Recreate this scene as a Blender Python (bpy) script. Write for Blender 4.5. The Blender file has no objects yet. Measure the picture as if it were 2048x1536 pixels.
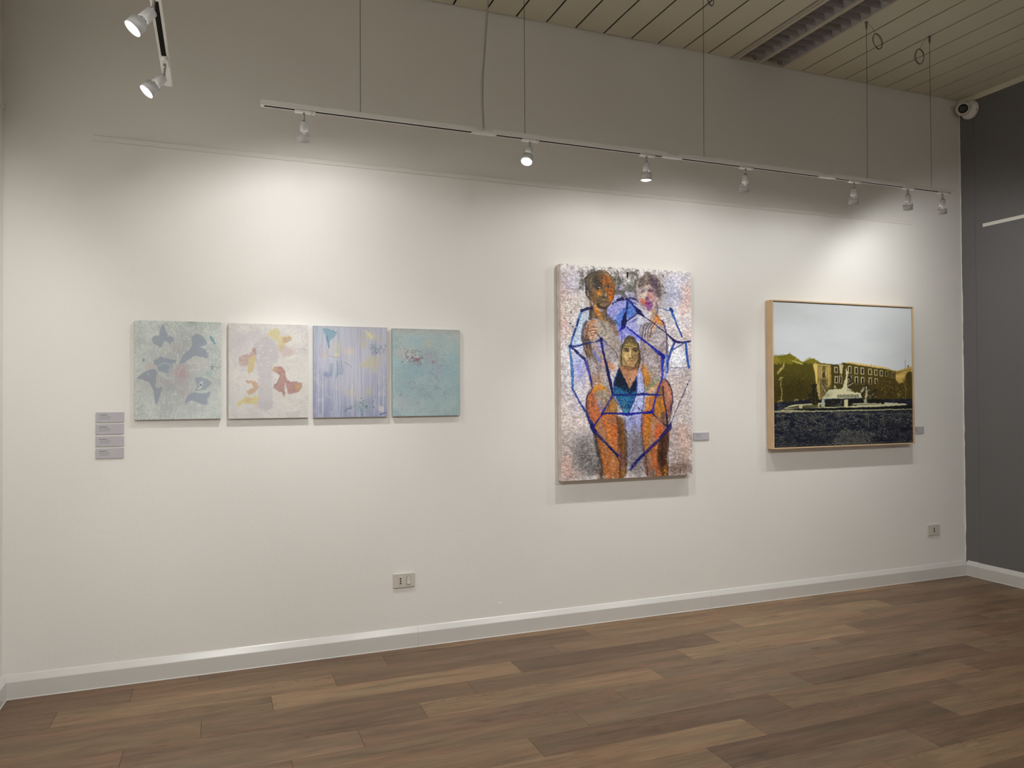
import bpy, bmesh, math, random
import numpy as np
from mathutils import Vector, Matrix

# ------------------------------------------------------------------ camera
SC = bpy.context.scene
COL = SC.collection
YAW, PITCH, ROLL = 0.373126, 0.013812, -0.005836
FOCAL_PX = 1509.35


def make_camera():
    cd = bpy.data.cameras.new('camera')
    cd.sensor_width = 36.0
    cd.lens = FOCAL_PX / 2048 * 36.0
    cd.clip_start = 0.05
    co = bpy.data.objects.new('camera', cd)
    COL.objects.link(co)
    fw = Vector((math.sin(YAW) * math.cos(PITCH), math.cos(YAW) * math.cos(PITCH), math.sin(PITCH)))
    r0 = Vector((math.cos(YAW), -math.sin(YAW), 0))
    u0 = r0.cross(fw)
    r = r0 * math.cos(ROLL) + u0 * math.sin(ROLL)
    u = -r0 * math.sin(ROLL) + u0 * math.cos(ROLL)
    m = Matrix.Identity(4)
    for i in range(3):
        m[i][0], m[i][1], m[i][2] = r[i], u[i], -fw[i]
    m[0][3], m[1][3], m[2][3] = 0.0, -4.1415, 1.40
    co.matrix_world = m
    SC.camera = co


make_camera()

# ------------------------------------------------------------------ light set-up
SC.view_settings.view_transform = 'Standard'
SC.view_settings.look = 'None'
SC.view_settings.gamma = 1.0
SC.view_settings.use_curve_mapping = False
SC.view_settings.exposure = 0.0
WORLD = bpy.data.worlds.new('room_world')
SC.world = WORLD
WORLD.use_nodes = True
WORLD.node_tree.nodes['Background'].inputs[0].default_value = (0.0, 0.0, 0.0, 1)
WORLD.node_tree.nodes['Background'].inputs[1].default_value = 0.0

LAMP_COLOR = (1.0, 0.998, 0.985)
# per spotlight: x along the rail, tilt of the lamp head, direction of its flood, flood power in W, flood angle, power of its core beam
MAIN_SPOTS = [
    (0.362, (0.03, 0.36, -0.93), (0.14, 0.50, -0.85), 15.0, 166, 40),
    (1.449, (-0.33, -0.36, -0.87), (-0.40, -0.50, -0.76), 15, 168, 0),
    (2.119, (0.0, 0.06, -0.99), (0.0, 0.50, -0.86), 10.5, 156, 34),
    (2.760, (0.13, 0.32, -0.93), (0.0, 0.58, -0.82), 9.5, 162, 36),
    (3.553, (0.22, 0.27, -0.93), (0.0, 0.54, -0.84), 6.5, 160, 20),
    (3.987, (0.26, 0.24, -0.93), (0.05, 0.54, -0.84), 4.2, 158, 14),
    (4.284, (0.25, 0.25, -0.93), (0.48, 0.42, -0.77), 15, 168, 14),
]
SIDE_SPOTS = [
    (-1.03, (-0.63, -0.18, -0.76), (-0.75, -0.03, -0.59), 20, 150),
    (-1.555, (-0.60, -0.16, -0.78), (-0.75, -0.03, -0.59), 20, 150),
]
SPOT_BLEND = 0.5
CORE_BEAM = ((0.0, 0.27, -0.96), 68)      # direction and angle of each lamp's bright core
# added fill lights without fixtures, all out of view: x, y, beam direction, power, beam angle
FILL_SPOTS = [
    (0.10, -3.3, (-0.08, 0.66, -0.75), 96, 120),
    (1.60, -3.3, (0.0, 0.66, -0.75), 64, 120),
    (3.10, -3.3, (0.0, 0.66, -0.75), 52, 120),
    (4.40, -3.3, (0.05, 0.66, -0.75), 44, 120),
    (0.60, -6.7, (0.0, -0.55, -0.83), 60, 160),
    (2.20, -6.7, (0.0, -0.55, -0.83), 60, 160),
    (3.80, -6.7, (0.0, -0.55, -0.83), 95, 160),
    (-0.18, -3.0, (-0.75, -0.03, -0.59), 18, 150),
    (-0.18, -4.5, (-0.75, -0.03, -0.59), 18, 150),
]
for fx, fy, fd, fp, fb in FILL_SPOTS:
    ld = bpy.data.lights.new('fill_spot', 'SPOT')
    ld.energy, ld.color = fp, LAMP_COLOR
    ld.spot_size, ld.spot_blend, ld.shadow_soft_size = math.radians(fb), 1.0, 0.12
    lo = bpy.data.objects.new('fill_spot', ld)
    COL.objects.link(lo)
    lo.location = (fx, fy, 2.62)
    lo.rotation_euler = Vector((0, 0, -1)).rotation_difference(Vector(fd)).to_euler()
RAIL_Y, RAIL_Z = -0.70, 2.665     # underside of the suspended light rails
SIDE_X = -0.182

# room
XL, XR, H, YB = -0.928, 5.349, 3.644, -7.5

# ------------------------------------------------------------------ helpers
RNG = random.Random(7)


def link(name, me, mat=None, parent=None, loc=None, rot=None):
    o = bpy.data.objects.new(name, me)
    COL.objects.link(o)
    if mat is not None and me is not None and len(me.materials) == 0:
        for m_ in (mat if isinstance(mat, (list, tuple)) else [mat]):
            me.materials.append(m_)
    if parent is not None:
        o.parent = parent
    if loc is not None:
        o.location = loc
    if rot is not None:
        o.rotation_euler = rot
    return o


def tag(o, label=None, cat=None, group=None, kind=None):
    if label:
        o['label'] = label
    if cat:
        o['category'] = cat
    if group:
        o['group'] = group
    if kind:
        o['kind'] = kind
    return o


def thing(name, label, cat, loc=(0, 0, 0), group=None, rot=None):
    o = bpy.data.objects.new(name, None)
    o.empty_display_size = 0.05
    COL.objects.link(o)
    o.location = loc
    if rot is not None:
        o.rotation_euler = rot
    return tag(o, label, cat, group)


def copy_tree(root, loc):
    r = root.copy()
    COL.objects.link(r)
    r.location = loc
    for ch in list(root.children):
        c = ch.copy()
        COL.objects.link(c)
        c.parent = r
        for g in list(ch.children):
            d = g.copy()
            COL.objects.link(d)
            d.parent = c
    return r


class MB:
    """collects simple shapes into one mesh"""

    def __init__(self):
        self.bm = bmesh.new()

    def box(self, x0, x1, y0, y1, z0, z1, mi=0):
        v = [self.bm.verts.new(p) for p in
             ((x0, y0, z0), (x1, y0, z0), (x1, y1, z0), (x0, y1, z0),
              (x0, y0, z1), (x1, y0, z1), (x1, y1, z1), (x0, y1, z1))]
        for f in ((0, 3, 2, 1), (4, 5, 6, 7), (0, 1, 5, 4), (1, 2, 6, 5), (2, 3, 7, 6), (3, 0, 4, 7)):
            fc = self.bm.faces.new([v[i] for i in f])
            fc.material_index = mi
        return self

    def prism(self, prof, a0, a1, axis='x', mi=0, smooth=False):
        """closed profile (list of 2-D points) extruded along an axis"""
        def P(a, p):
            if axis == 'x':
                return (a, p[0], p[1])
            if axis == 'y':
                return (p[0], a, p[1])
            return (p[0], p[1], a)
        A = [self.bm.verts.new(P(a0, p)) for p in prof]
        B = [self.bm.verts.new(P(a1, p)) for p in prof]
        n = len(prof)
        for i in range(n):
            f = self.bm.faces.new((A[i], A[(i + 1) % n], B[(i + 1) % n], B[i]))
            f.material_index = mi
            f.smooth = smooth
        for ring in (A, B[::-1]):
            f = self.bm.faces.new(ring)
            f.material_index = mi
        return self

    def lathe(self, prof, seg=32, M=None, mi=0, smooth=True):
        """(r, z) profile turned about z"""
        M = M or Matrix.Identity(4)
        rings = []
        for r, z in prof:
            if r < 1e-6:
                rings.append([self.bm.verts.new(M @ Vector((0, 0, z)))])
            else:
                rings.append([self.bm.verts.new(M @ Vector((r * math.cos(2 * math.pi * i / seg),
                                                            r * math.sin(2 * math.pi * i / seg), z)))
                              for i in range(seg)])
        for a, b in zip(rings[:-1], rings[1:]):
            for i in range(seg):
                j = (i + 1) % seg
                if len(a) == 1 and len(b) == 1:
                    continue
                if len(a) == 1:
                    f = self.bm.faces.new((a[0], b[j], b[i]))
                elif len(b) == 1:
                    f = self.bm.faces.new((a[i], a[j], b[0]))
                else:
                    f = self.bm.faces.new((a[i], a[j], b[j], b[i]))
                f.smooth = smooth
                f.material_index = mi
        return self

    def tube(self, pts, r, seg=8, mi=0, closed=False):
        pts = [Vector(p) for p in pts]
        n = len(pts)
        rings = []
        up = Vector((0.123, 0.345, 0.93))
        for i, p in enumerate(pts):
            if closed:
                t = pts[(i + 1) % n] - pts[i - 1]
            else:
                t = pts[min(i + 1, n - 1)] - pts[max(i - 1, 0)]
            t.normalize()
            s = t.cross(up)
            if s.length < 1e-3:
                s = t.cross(Vector((1, 0, 0)))
            s.normalize()
            u = s.cross(t)
            rings.append([self.bm.verts.new(p + (s * math.cos(2 * math.pi * k / seg) +
                                                 u * math.sin(2 * math.pi * k / seg)) * r) for k in range(seg)])
        m = n if closed else n - 1
        for i in range(m):
            a, b = rings[i], rings[(i + 1) % n]
            for k in range(seg):
                f = self.bm.faces.new((a[k], a[(k + 1) % seg], b[(k + 1) % seg], b[k]))
                f.smooth = True
                f.material_index = mi
        if not closed:
            self.bm.faces.new(rings[0])
            self.bm.faces.new(rings[-1][::-1])
        return self

    def mesh(self, name, bevel=0.0, seg=1):
        if bevel:
            bmesh.ops.bevel(self.bm, geom=list(self.bm.edges), offset=bevel, segments=seg,
                            affect='EDGES', profile=0.5, clamp_overlap=True)
        bmesh.ops.recalc_face_normals(self.bm, faces=list(self.bm.faces))
        me = bpy.data.meshes.new(name)
        self.bm.to_mesh(me)
        self.bm.free()
        return me

    def build(self, name, mat, parent=None, loc=None, rot=None, bevel=0.0, seg=1):
        return link(name, self.mesh(name, bevel, seg), mat, parent, loc, rot)


# ------------------------------------------------------------------ materials
def s2l(c):
    def f(v):
        v = v / 255.0
        return v / 12.92 if v <= 0.04045 else ((v + 0.055) / 1.055) ** 2.4
    return tuple(f(v) for v in c)


def mat(name, col, rough=0.5, metal=0.0, spec=0.5, noise=0.0, nscale=6.0, bump=0.0, bscale=80.0, emit=None, estr=0.0):
    m = bpy.data.materials.new(name)
    m.use_nodes = True
    nt = m.node_tree
    b = nt.nodes['Principled BSDF']
    b.inputs['Base Color'].default_value = (*col, 1)
    b.inputs['Roughness'].default_value = rough
    b.inputs['Metallic'].default_value = metal
    b.inputs['Specular IOR Level'].default_value = spec
    tc = nt.nodes.new('ShaderNodeTexCoord')
    if noise:
        n = nt.nodes.new('ShaderNodeTexNoise')
        n.inputs['Scale'].default_value = nscale
        n.inputs['Detail'].default_value = 6
        nt.links.new(tc.outputs['Object'], n.inputs['Vector'])
        r = nt.nodes.new('ShaderNodeMapRange')
        r.inputs['From Min'].default_value = 0.3
        r.inputs['From Max'].default_value = 0.7
        r.inputs['To Min'].default_value = 1 - noise
        r.inputs['To Max'].default_value = 1 + noise
        nt.links.new(n.outputs['Fac'], r.inputs['Value'])
        mx = nt.nodes.new('ShaderNodeMix')
        mx.data_type = 'RGBA'
        mx.blend_type = 'MULTIPLY'
        mx.inputs[0].default_value = 1.0
        mx.inputs[6].default_value = (*col, 1)
        nt.links.new(r.outputs[0], mx.inputs[7])
        nt.links.new(mx.outputs[2], b.inputs['Base Color'])
    if bump:
        n2 = nt.nodes.new('ShaderNodeTexNoise')
        n2.inputs['Scale'].default_value = bscale
        n2.inputs['Detail'].default_value = 3
        nt.links.new(tc.outputs['Object'], n2.inputs['Vector'])
        bp = nt.nodes.new('ShaderNodeBump')
        bp.inputs['Strength'].default_value = bump
        bp.inputs['Distance'].default_value = 0.002
        nt.links.new(n2.outputs['Fac'], bp.inputs['Height'])
        nt.links.new(bp.outputs[0], b.inputs['Normal'])
    if emit:
        b.inputs['Emission Color'].default_value = (*emit, 1)
        b.inputs['Emission Strength'].default_value = estr
    return m


def wood_floor_material():
    """oak-look vinyl: the tone of each plank comes from its object colour, grain from stretched noise"""
    m = bpy.data.materials.new('oak_vinyl')
    m.use_nodes = True
    nt = m.node_tree
    N, Lk = nt.nodes, nt.links
    b = N['Principled BSDF']
    b.inputs['Roughness'].default_value = 0.46
    b.inputs['Specular IOR Level'].default_value = 0.35
    tc = N.new('ShaderNodeTexCoord')
    oi = N.new('ShaderNodeObjectInfo')
    off = N.new('ShaderNodeVectorMath'); off.operation = 'SCALE'
    off.inputs[0].default_value = (37.0, 91.0, 13.0)
    Lk.new(oi.outputs['Random'], off.inputs['Scale'])
    add = N.new('ShaderNodeVectorMath'); add.operation = 'ADD'
    Lk.new(tc.outputs['Object'], add.inputs[0])
    Lk.new(off.outputs[0], add.inputs[1])

    def noise(scale_vec, scale, detail, dist=0.0):
        mp = N.new('ShaderNodeMapping')
        mp.inputs['Scale'].default_value = scale_vec
        Lk.new(add.outputs[0], mp.inputs['Vector'])
        n = N.new('ShaderNodeTexNoise')
        n.inputs['Scale'].default_value = scale
        n.inputs['Detail'].default_value = detail
        n.inputs['Roughness'].default_value = 0.62
        n.inputs['Distortion'].default_value = dist
        Lk.new(mp.outputs[0], n.inputs['Vector'])
        return n.outputs['Fac']

    def rng(v, a, b_, c, d):
        r = N.new('ShaderNodeMapRange')
        r.inputs['From Min'].default_value = a
        r.inputs['From Max'].default_value = b_
        r.inputs['To Min'].default_value = c
        r.inputs['To Max'].default_value = d
        Lk.new(v, r.inputs['Value'])
        return r.outputs[0]

    def math_(op, a, b_):
        n = N.new('ShaderNodeMath'); n.operation = op
        for i, v in enumerate((a, b_)):
            if isinstance(v, (int, float)):
                n.inputs[i].default_value = v
            else:
                Lk.new(v, n.inputs[i])
        return n.outputs[0]
    hair = rng(noise((3.0, 150.0, 1), 2.6, 3, 0.2), 0.35, 0.68, 0.90, 1.12)
    broad = rng(noise((1.3, 9.0, 1), 1.6, 3, 0.6), 0.3, 0.7, 0.76, 1.22)
    fine = rng(noise((2.2, 70.0, 1), 2.2, 6, 0.3), 0.3, 0.7, 0.76, 1.22)
    ring_n = noise((1.0, 9.0, 1), 1.3, 2, 1.4)
    ring = math_('SINE', math_('MULTIPLY', ring_n, 75.0), 0.0)
    ring = rng(ring, 0.2, 1.0, 1.0, 0.74)
    mask = rng(noise((0.7, 3.0, 1), 1.7, 2), 0.50, 0.62, 0.0, 1.0)
    ring_m = math_('ADD', math_('MULTIPLY', mask, math_('SUBTRACT', ring, 1.0)), 1.0)
    # knots: sparse dark ovals
    vo = N.new('ShaderNodeTexVoronoi')
    vo.inputs['Scale'].default_value = 1.0
    mpk = N.new('ShaderNodeMapping'); mpk.inputs['Scale'].default_value = (2.3, 6.4, 0.0)
    Lk.new(add.outputs[0], mpk.inputs['Vector'])
    dn = N.new('ShaderNodeTexNoise'); dn.inputs['Scale'].default_value = 14.0
    Lk.new(add.outputs[0], dn.inputs['Vector'])
    Lk.new(mpk.outputs[0], vo.inputs['Vector'])
    kd = math_('ADD', vo.outputs['Distance'], math_('MULTIPLY', math_('SUBTRACT', dn.outputs['Fac'], 0.5), 0.10))
    knot = rng(kd, 0.01, 0.16, 0.48, 1.0)
    v = math_('MULTIPLY', math_('MULTIPLY', broad, fine), math_('MULTIPLY', math_('MULTIPLY', ring_m, hair), knot))
    mx = N.new('ShaderNodeMix'); mx.data_type = 'RGBA'; mx.blend_type = 'MULTIPLY'
    mx.inputs[0].default_value = 1.0
    Lk.new(oi.outputs['Color'], mx.inputs[6])
    Lk.new(v, mx.inputs[7])
    # reddish and greyish drift along the plank
    hue = rng(noise((1.0, 6.0, 1), 2.0, 2), 0.35, 0.65, 0.0, 1.0)
    tint = N.new('ShaderNodeMix'); tint.data_type = 'RGBA'
    Lk.new(hue, tint.inputs[0])
    tint.inputs[6].default_value = (1.06, 0.97, 0.95, 1)
    tint.inputs[7].default_value = (0.96, 1.01, 1.0, 1)
    mx2 = N.new('ShaderNodeMix'); mx2.data_type = 'RGBA'; mx2.blend_type = 'MULTIPLY'
    mx2.inputs[0].default_value = 1.0
    Lk.new(mx.outputs[2], mx2.inputs[6])
    Lk.new(tint.outputs[2], mx2.inputs[7])
    Lk.new(mx2.outputs[2], b.inputs['Base Color'])
    bp = N.new('ShaderNodeBump')
    bp.inputs['Strength'].default_value = 0.12
    bp.inputs['Distance'].default_value = 0.001
    Lk.new(fine, bp.inputs['Height'])
    Lk.new(bp.outputs[0], b.inputs['Normal'])
    return m


M_WALL = mat('white_wall_paint', (0.80, 0.780, 0.738), 0.9, spec=0.2, noise=0.012, nscale=1.7, bump=0.25, bscale=55)
M_GREY = mat('dark_grey_wall_paint', (0.165, 0.160, 0.160), 0.75, spec=0.3, noise=0.03, nscale=2.5, bump=0.25, bscale=55)
M_CEIL = mat('cream_ceiling_panel', (0.68, 0.645, 0.505), 0.55, spec=0.35, noise=0.02, nscale=1.3)
M_DARK = mat('dark_void', (0.012, 0.010, 0.008), 0.9, spec=0.1, noise=0.1)
M_SUB = mat('dark_subfloor', (0.04, 0.03, 0.025), 0.9, spec=0.1, noise=0.1)
M_SKIRT = mat('white_skirting_paint', (0.64, 0.625, 0.59), 0.27, spec=0.6, noise=0.02, nscale=4)
M_RAIL = mat('white_hanging_rail', (0.78, 0.755, 0.70), 0.5, spec=0.4, noise=0.01)
M_TRACK = mat('white_track_enamel', (0.74, 0.72, 0.68), 0.4, spec=0.5, noise=0.01)
M_PLASTIC = mat('white_plastic', (0.78, 0.76, 0.72), 0.35, spec=0.5, noise=0.01)
M_PLATE = mat('ivory_socket_plastic', (0.60, 0.57, 0.50), 0.3, spec=0.5, noise=0.01)
M_GREYPL = mat('pale_grey_enamel', (0.56, 0.56, 0.55), 0.4, spec=0.5, noise=0.01)
M_BLACK = mat('black_plastic', (0.012, 0.012, 0.012), 0.3, spec=0.5, noise=0.1)
M_STEEL = mat('brushed_steel', (0.45, 0.43, 0.40), 0.35, metal=0.9, noise=0.05)
M_CABLE = mat('dark_steel_cable', (0.06, 0.055, 0.05), 0.5, metal=0.5, noise=0.1)
M_CHIP = mat('fresh_plaster_white', (0.95, 0.94, 0.90), 0.9, spec=0.1, noise=0.01)
M_GRIP = mat('dull_zinc', (0.16, 0.15, 0.13), 0.45, metal=0.6, noise=0.05)
M_CORD = mat('grey_cord_sheath', (0.40, 0.385, 0.36), 0.6, noise=0.03)
M_BULB = mat('lamp_lens_lit', (1, 1, 1), 0.3, emit=(1.0, 0.97, 0.93), estr=30.0, noise=0.01)
M_GLASS = mat('lamp_reflector_glass', (0.62, 0.61, 0.58), 0.2, spec=0.6, noise=0.01)
M_LAMPWHITE = mat('luminaire_enamel', (0.60, 0.55, 0.44), 0.45, noise=0.02)
M_LOUVRE = mat('louvre_aluminium', (0.50, 0.47, 0.47), 0.38, metal=0.75, noise=0.06, nscale=12)
M_TUBE = mat('unlit_tube', (0.62, 0.60, 0.56), 0.3, noise=0.02)
M_PAPER = mat('grey_label_card', (0.47, 0.46, 0.47), 0.6, spec=0.3, noise=0.02)
M_FRAME = mat('pale_ash_wood', (0.62, 0.44, 0.26), 0.5, noise=0.08, nscale=9)
M_FLOOR = wood_floor_material()

# ------------------------------------------------------------------ room shell
def shell():
    t = 0.12
    w = MB().box(XL - t, XR + t, 0, t, -0.05, H + 0.25).build('wall_far', M_WALL)
    tag(w, 'long white gallery wall hung with six paintings', kind='structure')
    # a chip in the paint low on the wall, above the skirting
    chip = MB().prism([(1.527, 0.1885), (1.534, 0.1905), (1.545, 0.186), (1.553, 0.181), (1.551, 0.178), (1.541, 0.1815),
                       (1.530, 0.1835)], -0.0012, 0.0, 'y').build('paint_chip', M_CHIP, w)
    w2 = MB().box(XL - t, XL, YB - t, 0, -0.05, H + 0.25).build('wall_left', M_WALL)
    tag(w2, 'white side wall at the left edge', kind='structure')
    w3 = MB().box(XR, XR + t, YB - t, -0.118, -0.05, H + 0.25).build('wall_right', M_GREY)
    tag(w3, 'dark grey wall on the right', kind='structure')
    MB().box(XR - 0.0015, XR + t, -0.1175, 0, -0.05, H + 0.25).build('panel', M_GREY, w3)
    # ragged edge of the white paint where the grey wall starts
    rng = random.Random(3)
    zs = np.linspace(0.11, H - 0.08, 70)
    bm = bmesh.new()
    prev = None
    for z in zs:
        wd = 0.004 + 0.006 * rng.random() * (1.0 if z < 2.2 else 0.45)
        a = bm.verts.new((XR - 0.0022, -0.0002, z))
        b = bm.verts.new((XR - 0.0022, -wd, z + rng.uniform(-.006, .006)))
        if prev:
            bm.faces.new((prev[0], prev[1], b, a))
        prev = (a, b)
    ext = bmesh.ops.extrude_face_region(bm, geom=list(bm.faces))
    bmesh.ops.translate(bm, vec=(0.0007, 0, 0), verts=[v for v in ext['geom'] if isinstance(v, bmesh.types.BMVert)])
    bmesh.ops.recalc_face_normals(bm, faces=list(bm.faces))
    me = bpy.data.meshes.new('paint_edge')
    bm.to_mesh(me); bm.free()
    link('paint_edge', me, M_WALL, w3)
    w4 = MB().box(XL - t, XR + t, YB - t, YB, -0.05, H + 0.25).build('wall_back', M_WALL)
    tag(w4, 'white wall behind the viewer', kind='structure')
    return w, w2, w3


WALL_FAR, WALL_LEFT, WALL_RIGHT = shell()


# ------------------------------------------------------------------ floor of vinyl planks
def floor():
    f = MB().box(XL, XR, YB, 0, -0.05, -0.006).build('floor', M_SUB)
    tag(f, 'brown oak-look plank floor', kind='structure')
    ROW, LEN, GAP = 0.1705, 1.2, 0.0005
    phase = {0: 1.12, 1: .828, 2: .54, 3: .235, 4: 1.138, 5: .855, 6: .55, 7: .267, 8: 1.18, 9: .903, 10: .60, 11: .262}
    tones = {'L': (.262, .185, .122), 'l': (.226, .158, .105), 'm': (.192, .134, .091), 'r': (.190, .125, .089),
             'd': (.160, .109, .076), 'D': (.137, .093, .067), 'g': (.196, .144, .104)}
    # tone of the planks seen in the photograph: (row, number of the plank along the row)
    seen = {(1, -1): 'd', (1, 0): 'm', (1, 1): 'd', (1, 2): 'l', (1, 3): 'm',
            (2, -1): 'd', (2, 0): 'l', (2, 1): 'd', (2, 2): 'm', (2, 3): 'L', (2, 4): 'd',
            (3, -1): 'm', (3, 0): 'm', (3, 1): 'L', (3, 2): 'D', (3, 3): 'l', (3, 4): 'm',
            (4, -1): 'r', (4, 0): 'm', (4, 1): 'd', (4, 2): 'd', (4, 3): 'L', (4, 4): 'd',
            (5, 0): 'd', (5, 1): 'L', (5, 2): 'g', (5, 3): 'd', (5, 4): 'm',
            (6, 0): 'g', (6, 1): 'r', (6, 2): 'm', (6, 3): 'm', (6, 4): 'd',
            (7, 0): 'r', (7, 1): 'm', (7, 2): 'g', (7, 3): 'D', (7, 4): 'l',
            (8, 0): 'r', (8, 1): 'l', (8, 2): 'd', (8, 3): 'l', (8, 4): 'm',
            (9, 0): 'l', (9, 1): 'L', (9, 2): 'd', (9, 3): 'm', (9, 4): 'm',
            (10, 0): 'd', (10, 1): 'l', (10, 2): 'D', (10, 3): 'l', (10, 4): 'm',
            (11, 1): 'l', (11, 2): 'g', (11, 3): 'd', (11, 4): 'm'}
    cache = {}
    n_rows = int(-YB / ROW) + 1
    for k in range(n_rows):
        y1 = -0.09 - (k - 1) * ROW
        y0 = max(y1 - ROW, YB)
        y1 = min(y1, 0.0)
        if y1 - y0 < 0.02:
            continue
        ph = phase.get(k, (.828 - .2975 * (k - 1)) % LEN)
        j0 = math.floor((XL - ph) / LEN)
        x = ph + j0 * LEN
        j = j0
        while x < XR:
            a, b = max(x, XL), min(x + LEN, XR)
            if b - a > 0.01:
                key = (round(b - a, 4), round(y1 - y0, 4))
                if key not in cache:
                    hx, hy = key[0] / 2 - GAP, key[1] / 2 - GAP * .7
                    cache[key] = MB().box(-hx, hx, -hy, hy, -0.006, 0.0).mesh('plank', bevel=0.0006)
                o = link('plank', cache[key], M_FLOOR, f, ((a + b) / 2, (y0 + y1) / 2, 0))
                # plank number counted so that number 0 holds the first joint right of x = -1.2
                num = int(round((x - (ph if ph < 1.0 else ph - LEN)) / LEN)) + 1
                c = tones[seen.get((k, num), RNG.choice('LlmmrddDgg'))]
                v = RNG.uniform(.95, 1.05)
                o.color = ((c[0] / .2) ** .86 * .2 * v * .96, (c[1] / .14) ** .86 * .14 * v * .87, (c[2] / .095) ** .86 * .095 * v * .73, 1)
            x += LEN
            j += 1
    return f


FLOOR = floor()


# ------------------------------------------------------------------ ceiling of long metal panels
def ceiling():
    c = MB().box(XL, XR, YB, 0, H + 0.10, H + 0.22).build('ceiling', M_DARK)
    tag(c, 'cream ceiling of long narrow panels with dark joints', kind='structure')
    joints = [3.026, 2.834, 2.639, 2.444, 2.247, 2.052, 1.856, 1.660, 1.468, 1.270]
    x = joints[-1]
    while x > XL:
        x -= 0.1955
        joints.append(x)
    joints += [3.640, 3.807, 3.998, 4.194, 4.391, 4.588, 4.784, 4.980, 5.170, XR + 0.004]
    joints = sorted(joints)
    cache = {}
    g = 0.0056

    def panel(a, b, y0, y1):
        key = (round(b - a, 4), round(y1 - y0, 3))
        if key not in cache:
            hw, hl = key[0] / 2 - g, key[1] / 2
            prof = [(-hw, 0.005), (-hw, 0.0015), (-hw + 0.002, 0.0), (hw - 0.002, 0.0), (hw, 0.0015), (hw, 0.005)]
            cache[key] = MB().prism(prof, -hl, hl, 'y').mesh('panel')
        link('panel', cache[key], M_CEIL, c, ((a + b) / 2, (y0 + y1) / 2, H))
    for x in joints[1:-1]:
        ys = -1.27 if 3.1 < x < 3.7 else -.001
        MB().box(x - g * 1.6, x + g * 1.6, YB, ys, H + .0052, H + .0068).build('joint_shade', M_DARK, c)  # added dark strip, its colour stands in for shade in the open joint
    rng = random.Random(11)
    for a, b in zip(joints[:-1], joints[1:]):
        a2, b2 = max(a, XL), min(b, XR)
        if b2 - a2 < 0.03:
            continue
        if 3.02 < a < 3.1:        # beside the luminaire
            panel(3.026, 3.205, YB, -0.003)
            panel(3.209, 3.640, YB, -1.27)
            continue
        panel(a2, b2, YB, -0.003 - rng.uniform(0, .007))
    return c


CEILING = ceiling()


def skirting(name, label, pieces, place):
    """pieces: (start, end) along the wall; place(profile point) -> builder call"""
    root = bpy.data.objects.new(name, None)
    root.empty_display_size = 0.05
    COL.objects.link(root)
    tag(root, label, kind='structure')
    for a, b, hgt, th in pieces:
        prof = [(0, 0), (-th - .0028, 0), (-th - .0026, .0022), (-th, .0042), (-th, hgt - .0315), (-th + .0012, hgt - .0285), (-.006, hgt - .0035), (-.003, hgt - .0005), (0, hgt)]
        place(prof, a, b, root)
    return root


def put_far(prof, a, b, root):
    MB().prism([(p[0], p[1]) for p in prof], a, b, 'x').build('skirting_board', M_SKIRT, root)


def put_right(prof, a, b, root):
    MB().prism([(XR + p[0], p[1]) for p in prof], a, b, 'y').build('skirting_board', M_SKIRT, root)


def put_left(prof, a, b, root):
    MB().prism([(XL - p[0], p[1]) for p in prof], a, b, 'y').build('skirting_board', M_SKIRT, root)


skirting('baseboard_far', 'white rounded skirting along the white wall',
         [(XL, 1.0438, .110, .021), (1.0446, 2.9986, .110, .021), (2.9994, 4.95, .110, .021), (4.9506, XR - .001, .110, .021)], put_far)
skirting('baseboard_right', 'white skirting along the grey wall',
         [(-0.1160, -0.0215, .113, .0215), (-2.1, -0.1172, .110, .021), (-4.8, -2.101, .110, .021), (YB, -4.801, .110, .021)], put_right)
skirting('baseboard_left', 'white skirting along the left wall',
         [(-2.0, -0.0215, .112, .022), (-4.4, -2.001, .110, .021), (YB, -4.401, .110, .021)], put_left)

tr = MB().prism([(XR, H - .001), (XR, H - .034), (XR - .006, H - .036), (XR - .020, H - .024), (XR - .022, H - .001)], YB, -0.001, 'y') \
    .build('trim_1', M_CEIL)
tag(tr, 'narrow cream moulding between the grey wall and the ceiling', kind='structure')


# ------------------------------------------------------------------ picture-hanging rails on the walls
def rail(name, label, segs, axis, at, z0):
    r = thing(name, label, 'rail', {'x': (segs[0][0], 0, z0), 'yr': (XR, segs[0][0], z0), 'yl': (XL, segs[0][0], z0)}[axis])
    hh, dd = 0.0245, 0.011
    for a, b in segs:
        prof = [(0, 0.003), (-dd + .002, 0.003), (-dd + .002, 0.0), (-dd, 0.0), (-dd, hh), (-dd + .002, hh + .0015), (0, hh + .0015)]
        if axis == 'x':
            MB().prism(prof, a - segs[0][0], b - segs[0][0], 'x').build('rail_section', M_RAIL, r)
        elif axis == 'yr':
            MB().prism(prof, a - segs[0][0], b - segs[0][0], 'y').build('rail_section', M_RAIL, r)
        else:
            MB().prism([(-p[0], p[1]) for p in prof], a - segs[0][0], b - segs[0][0], 'y').build('rail_section', M_RAIL, r)
    if axis == 'x':
        for xe in (segs[0][0], segs[-1][1]):
            sgn = -1 if xe == segs[0][0] else 1
            MB().box(xe - segs[0][0], xe - segs[0][0] + sgn * 0.004, -dd - .001, 0, -0.0005, hh + .002).build('end_cap', M_RAIL, r)
    return r


rail('hanging_rail', 'white picture hanging rail running along the white wall above the paintings',
     [(-0.555, 2.3948), (2.3956, 4.826)], 'x', 0, 2.6445)
rail('hanging_rail', 'pale picture hanging rail on the dark grey wall', [(-0.185, -2.3), (-2.301, -4.6)], 'yr', 0, 2.632)
rail('hanging_rail', 'white picture hanging rail end on the left wall', [(-0.022, -2.2), (-2.201, -4.4)], 'yl', 0, 2.738)

# ------------------------------------------------------------------ suspended light rails and their spotlights
TW, TH = 0.034, 0.021         # rail width and height


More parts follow.
